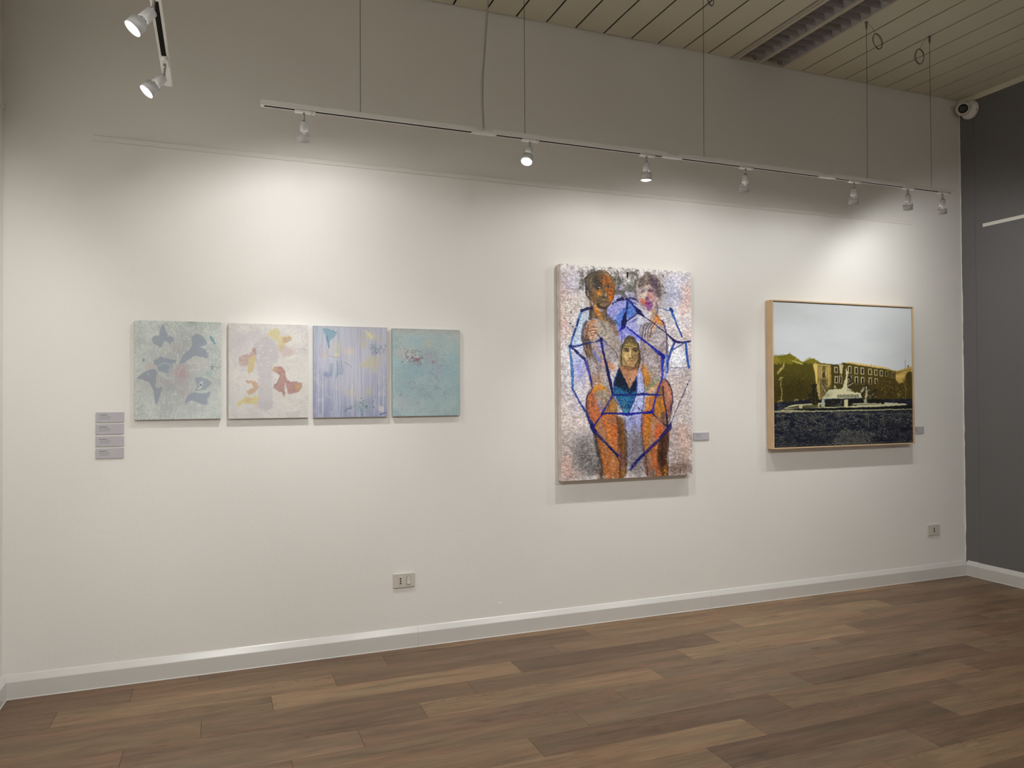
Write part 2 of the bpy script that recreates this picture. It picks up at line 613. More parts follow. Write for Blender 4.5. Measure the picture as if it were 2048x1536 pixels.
def track(name, label, sections, couplers, along):
    L0 = sections[0][0]
    if along == 'x':
        r = thing(name, label, 'light rail', (L0, RAIL_Y, RAIL_Z))
    else:
        r = thing(name, label, 'light rail', (SIDE_X, L0, RAIL_Z))
    hw, sw, sd = TW / 2, 0.0088, 0.012
    prof = [(-hw, 0), (-sw, 0), (-sw, sd), (sw, sd), (sw, 0), (hw, 0), (hw, TH), (-hw, TH)]
    for a, b in sections:
        MB().prism(prof, a - L0, b - L0, along).build('track_section', M_TRACK, r)
        lo, hi = min(a, b) - L0 + .014, max(a, b) - L0 - .014
        m = MB()
        if along == 'x':
            m.box(lo, hi, -sw + .0002, sw - .0002, .0008, sd - .0005)
        else:
            m.box(-sw + .0002, sw - .0002, lo, hi, .0008, sd - .0005)
        m.build('conductor_slot', M_DARK, r)
        for e in (a, b):
            s = e - L0
            i0, i1 = (s, s + .0138) if e == min(a, b) else (s - .0138, s)
            m = MB()
            if along == 'x':
                m.box(i0, i1, -sw + .0002, sw - .0002, -.0006, sd - .0005)
            else:
                m.box(-sw + .0002, sw - .0002, i0, i1, -.0006, sd - .0005)
            m.build('end_plug', M_PLASTIC, r)
    for a, b in couplers:
        s0, s1 = a - L0 - .022, b - L0 + .022
        c = MB()
        if along == 'x':
            c.box(a - L0 + .0005, b - L0 - .0005, -.0145, .0145, -.003, .009)
            c.box(s0, a - L0 + .0004, -.009, .009, -.0025, -.0008)
            c.box(b - L0 - .0004, s1, -.009, .009, -.0025, -.0008)
        c = c.build('coupler', M_PLASTIC, r)
        for q in (.3, .75):
            xx = a - L0 + (b - a) * q
            MB().lathe([(0, -.0038), (.003, -.0036), (.003, -.0028)], 12).build('screw', M_STEEL, c, (xx, 0, 0))
    return r


T_MAIN = track('track_rail', 'long white suspended light rail parallel to the white wall',
               [(0.1795, 1.166), (1.249, 2.234), (2.316, 3.301), (3.384, 4.371)],
               [(1.166, 1.249), (2.234, 2.316), (3.301, 3.384)], 'x')
T_SIDE = track('track_rail', 'short white light rail at top left running towards the viewer',
               [(-0.79, -1.775), (-1.86, -2.845)], [], 'y')
MB().box(-.0145, .0145, -1.86 + .79, -1.775 + .79, -.003, .009).build('coupler', M_PLASTIC, T_SIDE)
MB().box(-.0150, .0150, -.190, -.001, -.0022, .0006).build('end_feed', M_PLASTIC, T_SIDE)
MB().box(-.0095, .0095, -.010, -.0005, -.0036, -.0022).build('end_feed_catch', M_PLASTIC, T_SIDE)


def head_meshes():
    d = {}
    d['socket'] = MB().lathe([(0, .0), (.014, .0), (.0172, -.003), (.0178, -.044), (.0162, -.0445), (.0158, -.040), (0, -.040)], 28).mesh('lamp_socket')
    d['body'] = MB().lathe([(0, -.039), (.0105, -.039), (.0108, -.052), (.0135, -.060), (.0195, -.070), (.0235, -.080), (.0250, -.0855)], 28).mesh('bulb_body')
    d['ring'] = MB().lathe([(.0262, -.0560), (.0280, -.0560), (.0284, -.0915), (.0266, -.0915), (.0262, -.0560)], 36).mesh('ring_shade')
    d['lens'] = MB().lathe([(.0258, -.0850), (.0256, -.0875), (.0225, -.0893), (.012, -.0903), (0, -.0906)], 32).mesh('bulb_lens')
    # three little arms join ring and bulb
    for k in range(3):
        a = 2 * math.pi * k / 3 + .4
        c, s = math.cos(a), math.sin(a)
        d['arm%d' % k] = MB().tube([(c * .0190, s * .0190, -.0700), (c * .0272, s * .0272, -.0720)], .0014, 6).mesh('ring_clip')
    return d


HEADS = head_meshes()


def adapter_meshes(along):
    m = MB()
    if along == 'x':
        m.box(-.040, .032, -.0125, .0125, -.010, -.0006)
        m.box(.026, .050, -.0085, .0085, -.0075, -.0006)
    else:
        m.box(-.0125, .0125, -.032, .040, -.010, -.0006)
        m.box(-.0085, .0085, -.050, -.026, -.0075, -.0006)
    a = m.mesh('track_adapter', bevel=.0012)
    lv = MB()
    if along == 'x':
        lv.lathe([(0, -.012), (.0075, -.0115), (.0085, -.0095), (.0085, -.0074)], 20, Matrix.Translation((.041, 0, 0)))
    else:
        lv.lathe([(0, -.012), (.0075, -.0115), (.0085, -.0095), (.0085, -.0074)], 20, Matrix.Translation((0, -.041, 0)))
    return a, lv.mesh('latch')


ADAPT = {'x': adapter_meshes('x'), 'y': adapter_meshes('y')}


def stem_mesh(d, ln=0.0):
    """jointed metal arm from the adapter to the socket"""
    px, py = d.x * .006, d.y * .006
    pts = [(0, 0, -.0095), (0, 0, -.020 - ln * .6), (px * .4, py * .4, -.030 - ln), (px, py, -.043 - ln)]
    m = MB().tube(pts, .0042, 10)
    m.lathe([(0, .006), (.0058, .006), (.0058, -.006), (0, -.006)], 16, Matrix.Translation((0, 0, -.022)))
    m.lathe([(0, .006), (.0055, .006), (.0055, -.006), (0, -.006)], 16,
            Matrix.Translation((px * .7, py * .7, -.036 - ln)) @ Matrix.Rotation(math.pi / 2, 4, 'Y'))
    return m.mesh('stem'), Vector((px, py, -.044 - ln))


def spotlight(label, x, y, direction, beam_dir, power, beam, along, group, core=0):
    r = thing('spotlight', label, 'spotlight', (x, y, RAIL_Z), group)
    a, lv = ADAPT[along]
    link('track_adapter', a, M_PLASTIC, r)
    link('latch', lv, M_PLASTIC, r)
    d = Vector(direction).normalized()
    sm, piv = stem_mesh(d, .018 if along == 'y' else 0.0)
    link('stem', sm, M_STEEL, r)
    q = Vector((0, 0, -1)).rotation_difference(d)
    rot = q.to_euler()
    link('lamp_socket', HEADS['socket'], M_GREYPL, r, piv, rot)
    bb = link('bulb_body', HEADS['body'], M_GLASS, r, piv, rot)
    rg = link('ring_shade', HEADS['ring'], M_GREYPL, r, piv, rot)
    for k in range(3):
        link('ring_clip', HEADS['arm%d' % k], M_STEEL, rg)
    link('bulb_lens', HEADS['lens'], M_BULB, bb)
    ld = bpy.data.lights.new('spot_beam', 'SPOT')
    ld.energy = power
    ld.color = LAMP_COLOR
    ld.spot_size = math.radians(beam)
    ld.spot_blend = SPOT_BLEND
    ld.shadow_soft_size = 0.018
    lo = bpy.data.objects.new('spot_beam', ld)
    COL.objects.link(lo)
    lo.parent = r
    lo.location = piv + d * 0.0985
    lo.rotation_euler = Vector((0, 0, -1)).rotation_difference(Vector(beam_dir)).to_euler()
    if core:
        lc = ld.copy()
        lc.energy = core
        lc.spot_size, lc.spot_blend = math.radians(CORE_BEAM[1]), 1.0
        l2 = bpy.data.objects.new('spot_core', lc)
        COL.objects.link(l2)
        l2.parent = r
        l2.location = lo.location
        l2.rotation_euler = Vector((0, 0, -1)).rotation_difference(Vector(CORE_BEAM[0])).to_euler()
    return r


G_MAIN, G_SIDE = 'spotlights on the long rail', 'spotlights on the short rail'
MAIN_LABELS = [
    'first spotlight of the long rail, at its left end, tilted to the wall',
    'glowing spotlight of the long rail, turned away from the wall to the left',
    'spotlight of the long rail pointing straight down, bright lens rim showing',
    'fourth spotlight of the long rail, above the left of the fountain picture',
    'spotlight of the long rail just right of its last coupler',
    'next to last spotlight at the right end of the long rail',
    'last spotlight at the far right end of the long rail',
]
for (sx, sd, bd, sp, sb, sc), lab in zip(MAIN_SPOTS, MAIN_LABELS):
    spotlight(lab, sx, RAIL_Y, sd, bd, sp, sb, 'x', G_MAIN, sc)
for (sy, sd, bd, sp, sb), lab in zip(SIDE_SPOTS, ['lower glowing spotlight at the end of the short rail at top left',
                                              'upper glowing spotlight of the short rail at top left, nearer the viewer']):
    spotlight(lab, SIDE_X, sy, sd, bd, sp, sb, 'y', G_SIDE)


# ------------------------------------------------------------------ suspension cables
def cable(x, label, coil=None, lean=0.0):
    r = thing('suspension_cable', label, 'cable', (x, RAIL_Y, RAIL_Z + TH))
    top = H - (RAIL_Z + TH)
    MB().tube([(0, 0, 0), (lean * .5, 0, top * .5), (lean, 0, top - .004)], .0013, 6).build('wire', M_CABLE, r)
    MB().lathe([(0, .006), (.005, .006), (.006, .002), (.006, 0), (0, 0)], 14).build('rail_fixing', M_STEEL, r)
    MB().lathe([(0, 0), (.009, 0), (.009, -.004), (.0062, -.006), (.0062, -.030), (.0035, -.044), (0, -.046)], 16) \
        .build('cable_gripper', M_GRIP, r, (lean, 0, top))
    if coil:
        c, ax, rad, el = coil
        cx, cz = c[0] - x, c[1] - (RAIL_Z + TH)
        u = Vector((math.cos(ax[0]) * math.cos(ax[1]), math.sin(ax[1]), math.sin(ax[0]) * math.cos(ax[1])))
        v = Vector((-math.sin(ax[0]), 0, math.cos(ax[0])))
        loop = []
        for k in range(72):
            t = 2 * math.pi * k / 36
            rr = rad * (1 + .03 * math.sin(k * .7))
            loop.append(Vector((cx, .004 * math.sin(t * .5), cz)) + u * rr * el * math.cos(t) + v * rr * math.sin(t))
        MB().tube(loop, .0017, 6, closed=True).build('coil', M_CABLE, r)
        s = Vector((lean + .004, 0, top - .006))
        e = Vector((cx, 0, cz)) + v * rad
        mid = (s + e) / 2 + Vector((.3 * (e.x - s.x), 0, .018))
        pts = [(1 - t) ** 2 * s + 2 * t * (1 - t) * mid + t * t * e for t in np.linspace(0, 1, 10)]
        MB().tube(pts, .0009, 6).build('wire_tail', M_CABLE, r)
    return r


cable(0.612, 'thin suspension cable nearest the left end of the long rail')
cable(1.424, 'thin suspension cable just left of the glowing spotlight of the long rail')
cable(2.4825, 'thin suspension cable right of the second coupler, its coil cut off above',
      ((2.538, 3.567), (0.0, 0.3), .031, .8), lean=.006)
cable(3.660, 'thin suspension cable with a slim slanted coil beside the ceiling lamp', ((3.754, 3.539), (0.50, 1.22), .046, .9), lean=.006)
cable(4.190, 'thin suspension cable with a round coil, nearest the right corner', ((4.1019, 3.502), (-0.15, 0.0), .047, .78), lean=.0)

# grey feed cord that drops into the first coupler
cr = thing('power_cord', 'grey feed cord hanging from the ceiling to the first coupler of the rail', 'cord', (1.2064, RAIL_Y, 2.676))
MB().tube([(0, 0, 0), (0, 0, .012), (-.002, 0, .05), (-.005, .0, .10), (-.006, .002, .18), (-.002, .004, .28), (.010, .006, .42), (.020, .006, .55),
           (.027, .004, .66), (.034, .002, .80), (.038, 0, H - 2.678)], .0062, 12).build('sheath', M_CORD, cr)
MB().lathe([(.0068, 0), (.0068, .014), (.0060, .016)], 14).build('cord_grip', M_GREYPL, cr, (0, 0, -.0015))


# ------------------------------------------------------------------ recessed louvred lamp in the ceiling (unlit)
def ceiling_lamp():
    x0, x1, y0, y1 = 3.212, 3.636, -1.245, -0.012
    r = thing('ceiling_lamp', 'unlit recessed fluorescent ceiling lamp with two louvred channels', 'lamp', (x0, y1, H))
    W, L = x1 - x0, y1 - y0
    ch = [(0.048, 0.208), (0.242, 0.414)]
    fr = MB()
    fr.box(0.0, 0.014, -L, 0, -.004, .05)
    fr.box(0.019, 0.046, -L, 0, -.006, .05)
    fr.box(0.209, 0.241, -L, 0, -.002, .06)
    fr.box(0.222, 0.2275, -L, 0, -.006, -.002)
    fr.box(0.415, W, -L, 0, -.004, .05)
    fr.box(0.0, W, -L - .02, -L - .0002, -.004, .05)
    fr.box(0.046, W, .0002, .008, -.003, .05)
    fr.build('lamp_frame', M_LAMPWHITE, r)
    MB().box(0.0, W, -L, 0, .092, .095).build('lamp_housing', M_LAMPWHITE, r)
    blade = {}
    for a, b in ch:
        wd = b - a
        sl = MB()
        for s in (0, 1):
            e = a if s == 0 else b
            d = 1 if s == 0 else -1
            prof = [(e, 0.0), (e + d * .006, .016), (e + d * .018, .036), (e + d * .036, .056), (e + d * .037, .056), (e - d * 0, .060)]
            sl.prism(prof, -L + .001, -.001, 'y')
        sl.build('side_reflector', M_LOUVRE, r)
        MB().lathe([(0, 0), (.013, 0), (.013, L - .08), (0, L - .08)], 16, Matrix.Translation(((a + b) / 2, -.04, .072)) @ Matrix.Rotation(math.pi / 2, 4, 'X')) \
            .build('fluorescent_tube', M_TUBE, r)
        if wd not in blade:
            hw = wd / 2 - .001
            bm = bmesh.new()
            # cross blade: sharp lower edge, broad upper edge, slanted ends that follow the reflectors
            P = [(-hw + .002, -.0015, .001), (hw - .002, -.0015, .001), (hw - .002, .0015, .001), (-hw + .002, .0015, .001),
                 (-hw + .030, -.017, .050), (hw - .030, -.017, .050), (hw - .030, .017, .050), (-hw + .030, .017, .050),
                 (-hw + .010, -.006, .022), (hw - .010, -.006, .022), (hw - .010, .006, .022), (-hw + .010, .006, .022)]
            v = [bm.verts.new(p) for p in P]
            for lo, hi in (((0, 1, 2, 3), (8, 9, 10, 11)), ((8, 9, 10, 11), (4, 5, 6, 7))):
                for i in range(4):
                    j = (i + 1) % 4
                    bm.faces.new((v[lo[i]], v[lo[j]], v[hi[j]], v[hi[i]]))
            bm.faces.new([v[i] for i in (3, 2, 1, 0)])
            bm.faces.new([v[i] for i in (4, 5, 6, 7)])
            bmesh.ops.recalc_face_normals(bm, faces=list(bm.faces))
            me = bpy.data.meshes.new('louvre_blade'); bm.to_mesh(me); bm.free()
            blade[wd] = me
        n = int((L - .09) / .0746)
        for k in range(n + 1):
            link('louvre_blade', blade[wd], M_LOUVRE, r, ((a + b) / 2, -.085 - k * .0746, 0))
        # spring clip of the louvre next to the wall
        c = Vector((b - .045, -.030, -.001))
        MB().tube([c + Vector((-.016, 0, .022)), c + Vector((-.010, 0, .002)), c, c + Vector((.010, 0, .004)), c + Vector((.014, 0, .020))], .0022, 6) \
            .build('spring_clip', M_BLACK, r)
    return r


ceiling_lamp()


# ------------------------------------------------------------------ security camera in the corner
def security_camera():
    r = thing('security_camera', 'white round security camera under the ceiling in the right corner', 'security camera', (XR, -0.0935, 3.545))
    # base axis points from the wall into the room (-x)
    B = Matrix.Rotation(-math.pi / 2, 4, 'Y')
    MB().lathe([(0, 0), (.068, 0), (.070, .004), (.070, .012), (.066, .020), (.062, .026), (.052, .034), (.030, .040), (0, .040)], 40, B).build('mount_base', M_PLASTIC, r)
    cpos = Vector((-.062, .012, .006))
    look = (Vector((0.0, -4.14, 1.4)) + Vector((0.3, 0.5, 0.5)) - (Vector((XR, -.0935, 3.545)) + cpos)).normalized()
    q = Vector((0, 0, 1)).rotation_difference(look)
    Rm = Matrix.Translation(cpos) @ q.to_matrix().to_4x4()
    prof = [(0, -.052)] + [(.052 * math.sin(t), -.052 * math.cos(t)) for t in np.linspace(.2, 2.2, 14)] + [(.040, .0335), (.038, .0395), (.0345, .040), (.0335, .034), (0, .034)]
    MB().lathe(prof, 40, Rm).build('eyeball_housing', M_PLASTIC, r)
    MB().lathe([(.0333, .0345), (.0333, .038), (.022, .0405), (.010, .0405), (0, .0405)], 32, Rm).build('lens_window', M_BLACK, r)
    for k in (0.6, 2.2, 4.4):
        p = B @ Vector((.0665 * math.cos(k), .0665 * math.sin(k), .0195))
        MB().lathe([(0, .003), (.0035, .002), (.0035, -.002)], 10, Matrix.Translation(p) @ B).build('screw', M_BLACK, r)
    MB().tube([(-.030, .030, .062), (-.026, .045, .080), (-.012, .060, .085), (-.006, .070, .0985)], .0035, 8).build('lead', M_PLASTIC, r)
    return r


security_camera()


# ------------------------------------------------------------------ socket plates
def rocker_socket():
    r = thing('wall_socket', 'wide white socket plate with a three-hole outlet and a rocker switch', 'socket', (0.969, 0, 0.372))
    MB().box(-.0605, .0605, -.0095, 0, -.040, .040).build('plate', M_PLATE, r, bevel=.003, seg=2)
    o = MB().box(-.0305, -.0125, -.0115, -.0090, -.021, .021).build('outlet_insert', M_PLATE, r, bevel=.001)
    for z in (-.0125, 0, .0125):
        MB().lathe([(0, .0006), (.0044, .0006), (.0044, -.002), (0, -.002)], 16, Matrix.Rotation(math.pi / 2, 4, 'X')) \
            .build('contact_hole', M_BLACK, o, (-.0215, -.0116, z))
    MB().box(.0135, .0335, -.0101, -.0094, -.0235, .0235).build('switch_surround', M_BLACK, r)
    MB().prism([(-.0095, -.0215), (-.0095, .0225), (-.0112, .0225), (-.0125, .0), (-.0165, -.0205), (-.0160, -.0215)], .0147, .0323, 'x').build('rocker', M_PLATE, r, bevel=.0005)
    return r


rocker_socket()
sk = thing('wall_socket', 'small pale outlet plate low on the wall near the right corner', 'socket', (5.010, 0, 0.366))
MB().box(-.060, .060, -.0095, 0, -.0405, .0405).build('plate', M_PLATE, sk, bevel=.003, seg=2)
so = MB().box(-.010, .010, -.0105, -.0090, -.022, .022).build('outlet_insert', M_PLATE, sk, bevel=.0006)
so2 = MB()
so2.box(-.0030, .0030, -.0113, -.0104, -.0165, .0165)
so2.box(-.0055, .0055, -.0113, -.0104, -.0165, -.0110)
so2.box(-.0055, .0055, -.0113, -.0104, .0110, .0165)
so2.build('contact_slot', M_BLACK, so)

# ------------------------------------------------------------------ paint box: pictures are painted stroke by stroke into pixel arrays
class Paint:
    """a picture surface W x H; drawing coordinates are those of a sketch sheet whose four picture corners are given
    (top left, top right, bottom right, bottom left)"""

    def __init__(self, W, H_, corners, base, seed=1):
        self.W, self.H = W, H_
        self.a = np.empty((H_, W, 3), np.float32)
        self.a[:] = np.array(base, np.float32) / 255
        self.rng = np.random.default_rng(seed)
        A, B = [], []
        for (x, y), (u, v) in zip(corners, ((0, 0), (W, 0), (W, H_), (0, H_))):
            A += [[x, y, 1, 0, 0, 0, -u * x, -u * y], [0, 0, 0, x, y, 1, -v * x, -v * y]]
            B += [u, v]
        h = np.linalg.solve(np.array(A, float), np.array(B, float))
        self.h = np.append(h, 1).reshape(3, 3)
        self.k = W / (abs(corners[1][0] - corners[0][0]) + 1e-9)      # pixels per sheet unit
        self.yy, self.xx = np.mgrid[0:H_, 0:W].astype(np.float32) + 0.5
        self.cache = {}

    def m(self, pts):
        p = np.c_[np.array(pts, float), np.ones(len(pts))] @ self.h.T
        return p[:, :2] / p[:, 2:3]

    def value(self, cx, cy):
        """smooth noise in 0..1 with cells of cx x cy pixels"""
        nx, ny = int(self.W / cx) + 3, int(self.H / cy) + 3
        g = self.rng.random((ny, nx)).astype(np.float32)
        X, Y = self.xx / cx, self.yy / cy
        i, j = X.astype(int), Y.astype(int)
        fx, fy = X - i, Y - j
        fx, fy = fx * fx * (3 - 2 * fx), fy * fy * (3 - 2 * fy)
        a, b = g[j, i], g[j, i + 1]
        c, d = g[j + 1, i], g[j + 1, i + 1]
        return (a * (1 - fx) + b * fx) * (1 - fy) + (c * (1 - fx) + d * fx) * fy

    def fbm(self, cx, cy=None, octs=4, key=None):
        key = key or (cx, cy, octs, len(self.cache))
        if key in self.cache:
            return self.cache[key]
        cy = cy or cx
        v, w, t = 0, 1.0, 0
        for _ in range(octs):
            v = v + w * self.value(max(cx, 1.01), max(cy, 1.01))
            t += w
            w *= .55
            cx, cy = cx / 2, cy / 2
        v = v / t
        v = (v - v.mean()) / (v.std() + 1e-6)
        self.cache[key] = v
        return v

    def mix(self, mask, col, alpha=1.0, box=None):
        y0, y1, x0, x1 = box or (0, self.H, 0, self.W)
        m_ = np.clip(mask * alpha, 0, 1)[..., None]
        c = np.array(col, np.float32) / 255
        t = self.a[y0:y1, x0:x1]
        t += (c - t) * m_

    def tint(self, field, cols, alpha=1.0):
        """colour ramp laid over a noise field (-2..2)"""
        t = np.clip((field + 1.6) / 3.2, 0, 1) * (len(cols) - 1)
        i = np.minimum(t.astype(int), len(cols) - 2)
        f = (t - i)[..., None]
        C = np.array(cols, np.float32) / 255
        c = C[i] * (1 - f) + C[i + 1] * f
        al = alpha if np.isscalar(alpha) else alpha[..., None]
        self.a += (c - self.a) * al

    def _box(self, P, mar):
        x0, y0 = np.floor(P.min(0) - mar).astype(int)
        x1, y1 = np.ceil(P.max(0) + mar).astype(int)
        x0, y0, x1, y1 = max(x0, 0), max(y0, 0), min(x1, self.W), min(y1, self.H)
        return (y0, y1, x0, x1) if x1 > x0 and y1 > y0 else None

    def _wob(self, box, amp):
        y0, y1, x0, x1 = box
        f = self.fbm(9, 9, 3, 'wob')
        g = self.fbm(9, 9, 3, 'wob2')
        return (self.xx[y0:y1, x0:x1] + amp * f[y0:y1, x0:x1], self.yy[y0:y1, x0:x1] + amp * g[y0:y1, x0:x1])

    def curve(self, P, closed):
        """Catmull-Rom through the points"""
        n = len(P)
        out = []
        rngi = range(n) if closed else range(n - 1)
        for i in rngi:
            p0, p1 = P[i - 1] if (closed or i) else P[0], P[i]
            p2 = P[(i + 1) % n]
            p3 = P[(i + 2) % n] if (closed or i + 2 < n) else P[-1]
            for t in (0, .25, .5, .75):
                out.append(.5 * ((2 * p1) + (p2 - p0) * t + (2 * p0 - 5 * p1 + 4 * p2 - p3) * t * t + (3 * p1 - p0 - 3 * p2 + p3) * t ** 3))
        if not closed:
            out.append(P[-1])
        return np.array(out)

    def poly(self, pts, col, alpha=1.0, soft=1.2, wob=1.0, smooth=True, grain=0.0, gkey='g1', fade=None):
        P = self.m(pts)
        if smooth and len(P) > 3:
            P = self.curve(P, True)
        box = self._box(P, soft + wob * 3 + 1)
        if box is None:
            return
        X, Y = self._wob(box, wob)
        d2 = np.full(X.shape, 1e9, np.float32)
        ins = np.zeros(X.shape, bool)
        n = len(P)
        for i in range(n):
            ax, ay = P[i]
            bx, by = P[(i + 1) % n]
            ex, ey = bx - ax, by - ay
            L = ex * ex + ey * ey + 1e-9
            t = np.clip(((X - ax) * ex + (Y - ay) * ey) / L, 0, 1)
            d2 = np.minimum(d2, (X - ax - t * ex) ** 2 + (Y - ay - t * ey) ** 2)
            c = ((ay > Y) != (by > Y)) & (X < ex * (Y - ay) / (ey + 1e-12) + ax)
            ins ^= c
        d = np.sqrt(d2)
        d = np.where(ins, d, -d)
        mk = np.clip(d / soft * .5 + .5, 0, 1)
        mk = mk * mk * (3 - 2 * mk)
        y0, y1, x0, x1 = box
        if grain:
            g = self.fbm(4, 4, 3, gkey)[y0:y1, x0:x1]
            mk = mk * np.clip(1 - grain * (g + .3), 0, 1)
        if fade is not None:        # (x0,y0,x1,y1): full at the first point, nothing at the second
            F = self.m([fade[:2], fade[2:]])
            dv = F[1] - F[0]
            t = ((X - F[0][0]) * dv[0] + (Y - F[0][1]) * dv[1]) / (dv @ dv)
            mk = mk * np.clip(1 - t, 0, 1)
        self.mix(mk, col, alpha, box)

    def line(self, pts, w, col, alpha=1.0, soft=1.0, wob=.7, dry=0.0, smooth=True, gkey='g1'):
        """w: one width or a list, in sheet units"""
        P = self.m(pts)
        ws = np.array(w if hasattr(w, '__len__') else [w, w], float) * self.k * .5
        if smooth and len(P) > 2:
            P = self.curve(P, False)
        ws = np.interp(np.linspace(0, 1, len(P)), np.linspace(0, 1, len(ws)), ws)
        box = self._box(P, ws.max() + soft + wob * 3 + 1)
        if box is None:
            return
        X, Y = self._wob(box, wob)
        best = np.full(X.shape, -1e9, np.float32)
        for i in range(len(P) - 1):
            ax, ay = P[i]
            ex, ey = P[i + 1] - P[i]
            L = ex * ex + ey * ey + 1e-9
            t = np.clip(((X - ax) * ex + (Y - ay) * ey) / L, 0, 1)
            d = np.sqrt((X - ax - t * ex) ** 2 + (Y - ay - t * ey) ** 2)
            best = np.maximum(best, ws[i] + (ws[i + 1] - ws[i]) * t - d)
        mk = np.clip(best / soft * .5 + .5, 0, 1)
        if dry:
            y0, y1, x0, x1 = box
            g = self.fbm(4, 4, 3, gkey)[y0:y1, x0:x1]
            mk = mk * np.clip(1.15 - dry * (g + .6), 0, 1)
        self.mix(mk, col, alpha, box)

    def spot(self, c, rx, ry, col, alpha=1.0, ang=0.0, hard=1.0, grain=0.0, gkey='g1', wob=2.0):
        P = self.m([c])[0]
        rx, ry = rx * self.k, ry * self.k
        R = max(rx, ry) * 1.6 + 3
        box = self._box(np.array([P]), R)
        if box is None:
            return
        X, Y = self._wob(box, wob)
        ca, sa = math.cos(ang), math.sin(ang)
        dx, dy = X - P[0], Y - P[1]
        u, v = (dx * ca + dy * sa) / rx, (-dx * sa + dy * ca) / ry
        r = np.sqrt(u * u + v * v)
        mk = np.clip((1.5 - r) / 1.5 if hard <= 1 else (1 - r) * hard + .5, 0, 1)
        if hard <= 1:
            mk = mk * mk * (3 - 2 * mk)
        y0, y1, x0, x1 = box
        if grain:
            g = self.fbm(4, 4, 3, gkey)[y0:y1, x0:x1]
            mk = mk * np.clip(1 - grain * (g + .3), 0, 1)
        self.mix(mk, col, alpha, box)

    def where(self, field, lo, hi, col, alpha=1.0, mask=None):
        mk = np.clip((field - lo) / (hi - lo), 0, 1)
        if mask is not None:
            mk = mk * mask
        self.mix(mk, col, alpha)

    def region(self, c, rx, ry, power=1.0):
        P = self.m([c])[0]
        r = np.sqrt(((self.xx - P[0]) / (rx * self.k)) ** 2 + ((self.yy - P[1]) / (ry * self.k)) ** 2)
        return np.clip(1.5 - r, 0, 1) ** power

    def edge(self, w):
        """1 at the border of the picture, 0 further in than w pixels"""
        d = np.minimum(np.minimum(self.xx, self.W - self.xx), np.minimum(self.yy, self.H - self.yy))
        return np.clip(1 - d / w, 0, 1)

    def grade(self, sat=1.0, contrast=1.0, pivot=.55):
        g = self.a @ np.array([.3, .59, .11], np.float32)
        self.a = g[..., None] + (self.a - g[..., None]) * sat
        self.a = np.clip((self.a - pivot) * contrast + pivot, 0, 1)
        return self

    def material(self, name, gain=(1, 1, 1), rough=0.6, spec=0.3, bump=0.0):
        a = np.clip(self.a, 0, 1)
        lin = np.where(a <= .04045, a / 12.92, ((a + .055) / 1.055) ** 2.4) * np.array(gain, np.float32)
        lin = np.clip(lin, 0, 1)
        s = np.where(lin <= .0031308, lin * 12.92, 1.055 * lin ** (1 / 2.4) - .055)
        img = bpy.data.images.new(name, self.W, self.H)
        buf = np.ones((self.H, self.W, 4), np.float32)
        buf[..., :3] = s[::-1]
        img.pixels.foreach_set(buf.ravel())
        img.update()
        img.pack()
        m = bpy.data.materials.new(name)
        m.use_nodes = True
        nt = m.node_tree
        b = nt.nodes['Principled BSDF']
        b.inputs['Roughness'].default_value = rough
        b.inputs['Specular IOR Level'].default_value = spec
        tc = nt.nodes.new('ShaderNodeTexCoord')
        ti = nt.nodes.new('ShaderNodeTexImage')
        ti.image = img
        ti.extension = 'EXTEND'
        nt.links.new(tc.outputs['UV'], ti.inputs['Vector'])
        nt.links.new(ti.outputs['Color'], b.inputs['Base Color'])
        if bump:
            n = nt.nodes.new('ShaderNodeTexNoise')
            n.inputs['Scale'].default_value = 140
            n.inputs['Detail'].default_value = 4
            nt.links.new(tc.outputs['Object'], n.inputs['Vector'])
            bp = nt.nodes.new('ShaderNodeBump')
            bp.inputs['Strength'].default_value = bump
            bp.inputs['Distance'].default_value = .002
            nt.links.new(n.outputs['Fac'], bp.inputs['Height'])
            nt.links.new(bp.outputs[0], b.inputs['Normal'])
        return m


def face_mesh(name, w, h, y):
    """upright picture plane of w x h with its own thin edge, lower left corner at the origin, facing -y"""
    bm = bmesh.new()
    uv = bm.loops.layers.uv.new('UVMap')
    v = [bm.verts.new(p) for p in ((0, y, 0), (w, y, 0), (w, y, h), (0, y, h))]
    f = bm.faces.new(v)
    for l, c in zip(f.loops, ((0, 0), (1, 0), (1, 1), (0, 1))):
        l[uv].uv = c
    b = [bm.verts.new((p.co.x, y + .0012, p.co.z)) for p in v]
    for i in range(4):
        g = bm.faces.new((v[(i + 1) % 4], v[i], b[i], b[(i + 1) % 4]))
        for l in g.loops:
            l[uv].uv = (min(max(l.vert.co.x / w, .002), .998), min(max(l.vert.co.z / h, .002), .998))
    me = bpy.data.meshes.new(name)
    bm.to_mesh(me); bm.free()
    return me


def canvas(label, x0, x1, z0, z1, depth, face_mat, side_mat, tilt=None, group=None, gap=.004):
    r = thing('painting', label, 'painting', (x0, 0, z0), group)
    w, h = x1 - x0, z1 - z0
    MB().box(0, w, -depth + .0012, -gap, 0, h).build('stretched_canvas', side_mat, r, bevel=.0011, seg=2)
    link('painted_face', face_mesh('painted_face', w, h, -depth), face_mat, r)
    # the two wall hooks and stretcher bars hold the canvas just off the wall
    MB().box(.03, w - .03, -gap, -.0003, h - .05, h - .02).build('hanging_bar', M_FRAME, r)
    return r


